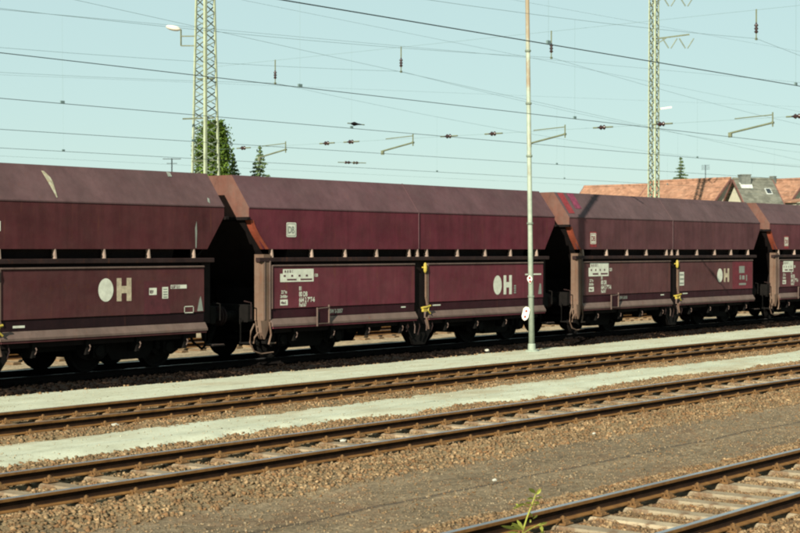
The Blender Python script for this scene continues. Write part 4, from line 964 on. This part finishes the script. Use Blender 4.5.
def spruce(px, ytop, z, wpx, label, ybase=200):
    b = far(px, HY, z); top = far(px, ytop, z).z; r = empty('spruce_tree', (b.x, b.y, -0.2), label, 'tree'); hh = top + 0.2
    q = MB(); q.tube([(0, 0, 0), (0, 0, hh)], 0.16, 7, 0.015); q.build('trunk', M['bark'], r)
    vis = far(px, ybase, z).z; wr = wpx * z / F / 2
    P = []; n = 34
    for i in range(n):
        zz = hh * 0.12 + (hh * 0.87) * i / (n - 1); R = wr * (hh - zz) / (hh - vis) * rng.uniform(0.85, 1.1) + 0.05
        R = min(R, 2.3); nb = 9
        for k in range(nb):
            a = rng.uniform(0, 6.28); m_ = max(8, int(R * 34)); t_ = rng.uniform(0.05, 1, m_); L_ = R * rng.uniform(0.7, 1.1)
            x = np.cos(a) * L_ * t_; y = np.sin(a) * L_ * t_; z_ = zz - 0.28 * L_ * t_ + 0.10 * L_ * t_ ** 2
            P.append(np.stack([x, y, z_], -1) + rng.normal(0, 0.045, (m_, 3)))
    v, f = leaf_cloud(np.concatenate(P), 0.07); raw('crown', v, f, M['needle'], parent=r); return r
rounded_tree(213, 121.5, 108, 36, 'tall rounded dense green tree behind the left lattice mast')
spruce(233, 154, 112, 18, 'small spruce squeezed against the right side of the rounded tree', 175)
spruce(260, 146.5, 112, 20, 'slender pointed spruce standing alone right of the left mast', 172)
spruce(680.5, 157.5, 165, 19, 'small pointed spruce rising behind the red roofs', 181)

# ------------------------------------------------------------------ houses beyond the yard
def roof_mat(name, lo, hi, mort):
    m, t, b = mat_base(name, 0.85, 0, 0.15)
    tc = t.nodes.new('ShaderNodeTexCoord'); c0 = ramp(t, noise(t, 1.3, 8, 0.75), [(0.3, lo), (0.7, hi)])
    v = t.nodes.new('ShaderNodeTexVoronoi'); v.inputs['Scale'].default_value = 3.2; t.links.new(tc.outputs['Object'], v.inputs['Vector'])
    sp = t.nodes.new('ShaderNodeSeparateColor'); t.links.new(v.outputs['Color'], sp.inputs[0])
    c1 = mix(t, 1.0, c0, ramp(t, sp.outputs[0], [(0, 0.75), (1, 1.2)]), 'MULTIPLY'); t.links.new(c1, b.inputs['Base Color']); return m
M['tile_red'] = roof_mat('red_roof_tiles', (0.24, 0.120, 0.075), (0.36, 0.205, 0.135), None)
M['tile_grey'] = roof_mat('grey_roof_tiles', (0.10, 0.105, 0.085), (0.17, 0.17, 0.14), None)
M['render'] = simple('cream_render', (0.52, 0.50, 0.38), 0.9, 0, 0.08, 2)
M['verge'] = simple('brown_verge_board', (0.15, 0.07, 0.055), 0.8)
M['lead'] = simple('pale_lead_flashing', (0.45, 0.48, 0.45), 0.6)
M['chim'] = simple('grey_chimney', (0.14, 0.155, 0.14), 0.9)
M['glass'] = simple('dark_window_glass', (0.03, 0.035, 0.04), 0.15, 0, 0.1, 2, 0.5)
def house(pa, za, pb_, zb_, wd, drop, tile, label, chimneys=(), lights=(), ant=None, dormer=None):
    A = far(pa[0], pa[1], za); B = far(pb_[0], pb_[1], zb_); zr = (A.z + B.z) / 2; A.z = B.z = 0; mid_ = (A + B) / 2; d = (B - A); Ln = d.length; rz = math.atan2(d.y, d.x)
    r = empty('house', (mid_.x, mid_.y, -0.25), label, 'house', rz=rz); zr += 0.25; ze = zr - drop; h2 = Ln / 2; w2 = wd / 2
    q = MB(); q.prism_x([(-w2 + .4, 0), (w2 - .4, 0), (w2 - .4, ze), (0, zr - 0.25), (-w2 + .4, ze)], -h2 + .3, h2 - .3); q.build('wall', M['render'], r)
    sl_ = drop / w2
    for sgn in (-1, 1):
        rows = 14
        q = MB()
        for k in range(rows):      # stepped tile courses
            y0 = sgn * w2 * (k / rows); y1 = sgn * w2 * ((k + 1) / rows); z0 = zr - abs(y0) * sl_ + 0.03; z1 = zr - abs(y1) * sl_ + 0.07
            q.add([(-h2, y0, z0), (h2, y0, z0), (h2, y1, z1), (-h2, y1, z1), (-h2, y1, z1 - 0.12), (h2, y1, z1 - 0.12), (-h2, y0, z0 - 0.12), (h2, y0, z0 - 0.12)],
                  [(0, 1, 2, 3), (3, 2, 5, 4), (4, 5, 7, 6), (0, 3, 4, 6), (1, 7, 5, 2)])
        ro = q.build('roof', tile, r)
        for xe in (-h2, h2):
            v_ = MB(); v_.bar((xe, 0, zr - 0.05), (xe, sgn * w2, ze - 0.02), 0.09, 0.17); v_.build('verge_board', M['verge'], r)
    q = MB(); q.tube([(-h2, 0, zr + 0.03), (h2, 0, zr + 0.03)], 0.13, 8); q.build('ridge', tile, r)
    for (x, y, cw, ch) in chimneys:
        c_ = MB(); zb2 = zr - abs(y) * sl_; c_.bbox(x - cw / 2, x + cw / 2, y - cw / 2, y + cw / 2, zb2 - 0.5, zb2 + ch, 0.03)
        cc = c_.build('chimney', M['chim'], r); c_ = MB(); c_.bbox(x - cw * .54, x + cw * .54, y - cw * .54, y + cw * .54, zb2 + ch + .002, zb2 + ch + 0.08, 0.02); c_.build('chimney_cap', M['chim'], cc)
        c_ = MB(); c_.prism_x([(y - cw * .75, zb2 - cw * .55), (y - cw * .5, zb2 - cw * .55 + .3), (y + cw * .6, zb2 + cw * .3), (y + cw * .6, zb2 - .1)], x - cw * .62, x + cw * .62); c_.build('flashing', M['lead'], cc)
    for (x, y) in lights:
        zz = zr - abs(y) * sl_; c_ = MB(); c_.slab([(x - .25, y - .28, zr - abs(y - .28) * sl_ + .16), (x + .25, y - .28, zr - abs(y - .28) * sl_ + .16), (x + .25, y + .28, zr - abs(y + .28) * sl_ + .16), (x - .25, y + .28, zr - abs(y + .28) * sl_ + .16)], 0.14)
        k_ = c_.build('roof_window', M['lead'], r)
        c_ = MB(); c_.slab([(x - .19, y - .22, zr - abs(y - .22) * sl_ + .175), (x + .19, y - .22, zr - abs(y - .22) * sl_ + .175), (x + .19, y + .22, zr - abs(y + .22) * sl_ + .175), (x - .19, y + .22, zr - abs(y + .22) * sl_ + .175)], 0.02); c_.build('pane', M['glass'], k_)
    if dormer:
        x, y = dormer; zz = zr - abs(y) * sl_; c_ = MB(); c_.box(x - 1.2, x + 1.2, y - 0.1, y + 1.4, zz - 0.6, zz + 0.65); k_ = c_.build('dormer', M['render'], r)
        c_ = MB(); c_.box(x - .8, x + .8, y - 0.13, y - 0.102, zz - 0.1, zz + 0.5); c_.build('pane', M['glass'], k_)
        c_ = MB(); c_.slab([(x - 1.4, y - .35, zz + .66), (x + 1.4, y - .35, zz + .66), (x + 1.4, y + 1.6, zz + .95), (x - 1.4, y + 1.6, zz + .95)], -0.1); c_.build('dormer_roof', tile, k_)
    nwin = max(2, int(Ln / 3))
    for k in range(nwin):
        x = -h2 + Ln * (k + .5) / nwin; c_ = MB(); c_.box(x - .6, x + .6, -w2 + .36, -w2 + .398, 1.3, 2.7); f_ = c_.build('window', M['lead'], r)
        c_ = MB(); c_.box(x - .5, x + .5, -w2 + .34, -w2 + .358, 1.4, 2.6); c_.build('pane', M['glass'], f_)
    if ant:
        x, hh = ant; c_ = MB(); c_.tube([(x, 0, zr), (x, 0, zr + hh)], 0.03, 6)
        for k in range(4): c_.tube([(x - .45, 0, zr + hh * (.7 + .09 * k)), (x + .45, 0, zr + hh * (.7 + .09 * k))], 0.015, 4)
        c_.build('aerial', M['wire'], r)
    return r
house((584, 187.4), 152, (669, 184.2), 146, 9, 4.0, M['tile_red'], 'long low house with a plain red tiled roof, leftmost of the roofs', lights=((-3, -2.2),))
house((650, 182.0), 140, (730.5, 179.0), 133, 9.0, 4.2, M['tile_red'], 'red tiled house whose cream gable faces the grey roof', lights=((0.5, -2.6),), ant=(1.8, 1.3))
house((732.5, 179.4), 127, (772, 179.74), 127.62, 9, 4.0, M['tile_grey'], 'grey roofed house with a broad dark chimney', chimneys=((-0.85, -0.35, 0.8, 0.62),), lights=((0.85, -1.3),))
house((757, 180.0), 134, (806, 180.8), 130, 9, 4.2, M['tile_red'], 'orange roofed house with a slim chimney at the right edge', chimneys=((-0.5, -0.5, 0.42, 0.75),), dormer=(2.6, -2.9), lights=((0.25, -1.5),))
# aerial seen over the first wagon roof
p = far(172, 170, 120); r = empty('roof_aerial', (p.x, p.y, p.z - 3), 'thin television aerial poking above the leftmost wagon roof', 'aerial')
q = MB(); q.tube([(0, 0, 0), (0, 0, 3.9)], 0.05, 6); q.build('mast_tube', M['wire'], r)
q = MB(); q.bar((-.7 * ST, .7 * CT, 3.85), (.7 * ST, -.7 * CT, 3.85), 0.06); q.bar((-.4 * ST, .4 * CT, 3.5), (.4 * ST, -.4 * CT, 3.5), 0.05); q.build('aerial_rods', M['wire'], r)
r['label'] = 'thin television aerial poking above the leftmost wagon roof'
q = MB(); q.prism_z([(-3, -3), (3, -3), (3, 3), (-3, 3)], -0.25, p.z - 3.0); ob = q.build('flat_roofed_shed', M['render'], loc=(p.x, p.y, 0)); tag(ob, 'low cream flat roofed building hidden behind the first wagon', 'building')

# ------------------------------------------------------------------ weed at the nearest rail
wb = at(522, 536, 8.12)
wr_ = empty('weed_plant', (wb.x, wb.y, -0.2), 'spindly yellow green weed growing beside the nearest rail', 'plant')
def pt(px, py, dD=0.0): p = at(px, py, 8.12 + dD); return Vector((p.x - wb.x, p.y - wb.y, p.z + 0.2))
q = MB(); stem = [pt(522, 537), pt(524, 528), pt(527.5, 517), pt(531, 508), pt(533.5, 501), pt(536, 494)]; q.tube(stem, 0.009, 6, 0.004)
q.tube([pt(523, 530), pt(518, 525), pt(512, 526)], 0.004, 5); q.tube([pt(531, 508), pt(524, 505), pt(515, 508)], 0.004, 5); q.tube([pt(523, 534, -.05), pt(533, 528, -.05), pt(541, 524, -.08)], 0.004, 5); q.build('stem', M['weed'], wr_)
LV = [((536, 494), (529, 488.5), 5), ((536, 495), (541.5, 489.5), 5), ((534, 499), (543, 497.5), 4), ((534, 499), (527, 499), 3.5), ((533, 502), (540, 504), 3.5), ((531, 506), (538, 505), 3), ((532, 504), (525, 503), 3.5),
      ((526, 505), (518, 505), 3.2), ((522, 506), (513, 509), 3.2), ((519, 507), (516, 504), 2.4), ((529, 512), (533, 518), 2.4), ((533, 519), (538, 516), 5), ((531, 520), (530, 523), 3.5),
      ((522, 531), (512, 523), 5), ((521, 531), (501, 526), 4.5), ((519, 533), (506, 534), 4), ((524, 531), (517, 520), 4), ((526, 532), (531, 527), 3.5), ((537, 526), (548, 523), 4), ((540, 525), (543, 532), 4.2), ((541, 530), (545, 537), 4), ((523, 535), (530, 536), 3), ((520, 536), (509, 539), 4)]
for i, (a, b_, w_) in enumerate(LV):
    dd = random.uniform(-0.06, 0.06); A, B = pt(*a), pt(b_[0], b_[1], dd); ax = (B - A); side = Vector((ST * .2, -CT * .2, 0)) + ax.cross(Vector((CT, ST, 0.3))).normalized(); side = side.normalized() * w_ * 0.0040
    up_ = Vector((-CT, -ST, 0.6)).normalized() * 0.008; q = MB()
    P = [A, A + ax * .3 + side * .8 + up_, A + ax * .6 + side + up_, A + ax * .85 + side * .55, B, A + ax * .85 - side * .55, A + ax * .6 - side + up_, A + ax * .3 - side * .8 + up_]
    c_ = [A + ax * .3 - up_ * .3, A + ax * .6 - up_ * .3, A + ax * .85 - up_ * .2]
    V_ = P + c_; q.add([tuple(v) for v in V_], [(0, 1, 8), (1, 2, 9, 8), (2, 3, 10, 9), (3, 4, 10), (4, 5, 10), (5, 6, 9, 10), (6, 7, 8, 9), (7, 0, 8)])
    q.build('leaf', M['weed'], wr_)
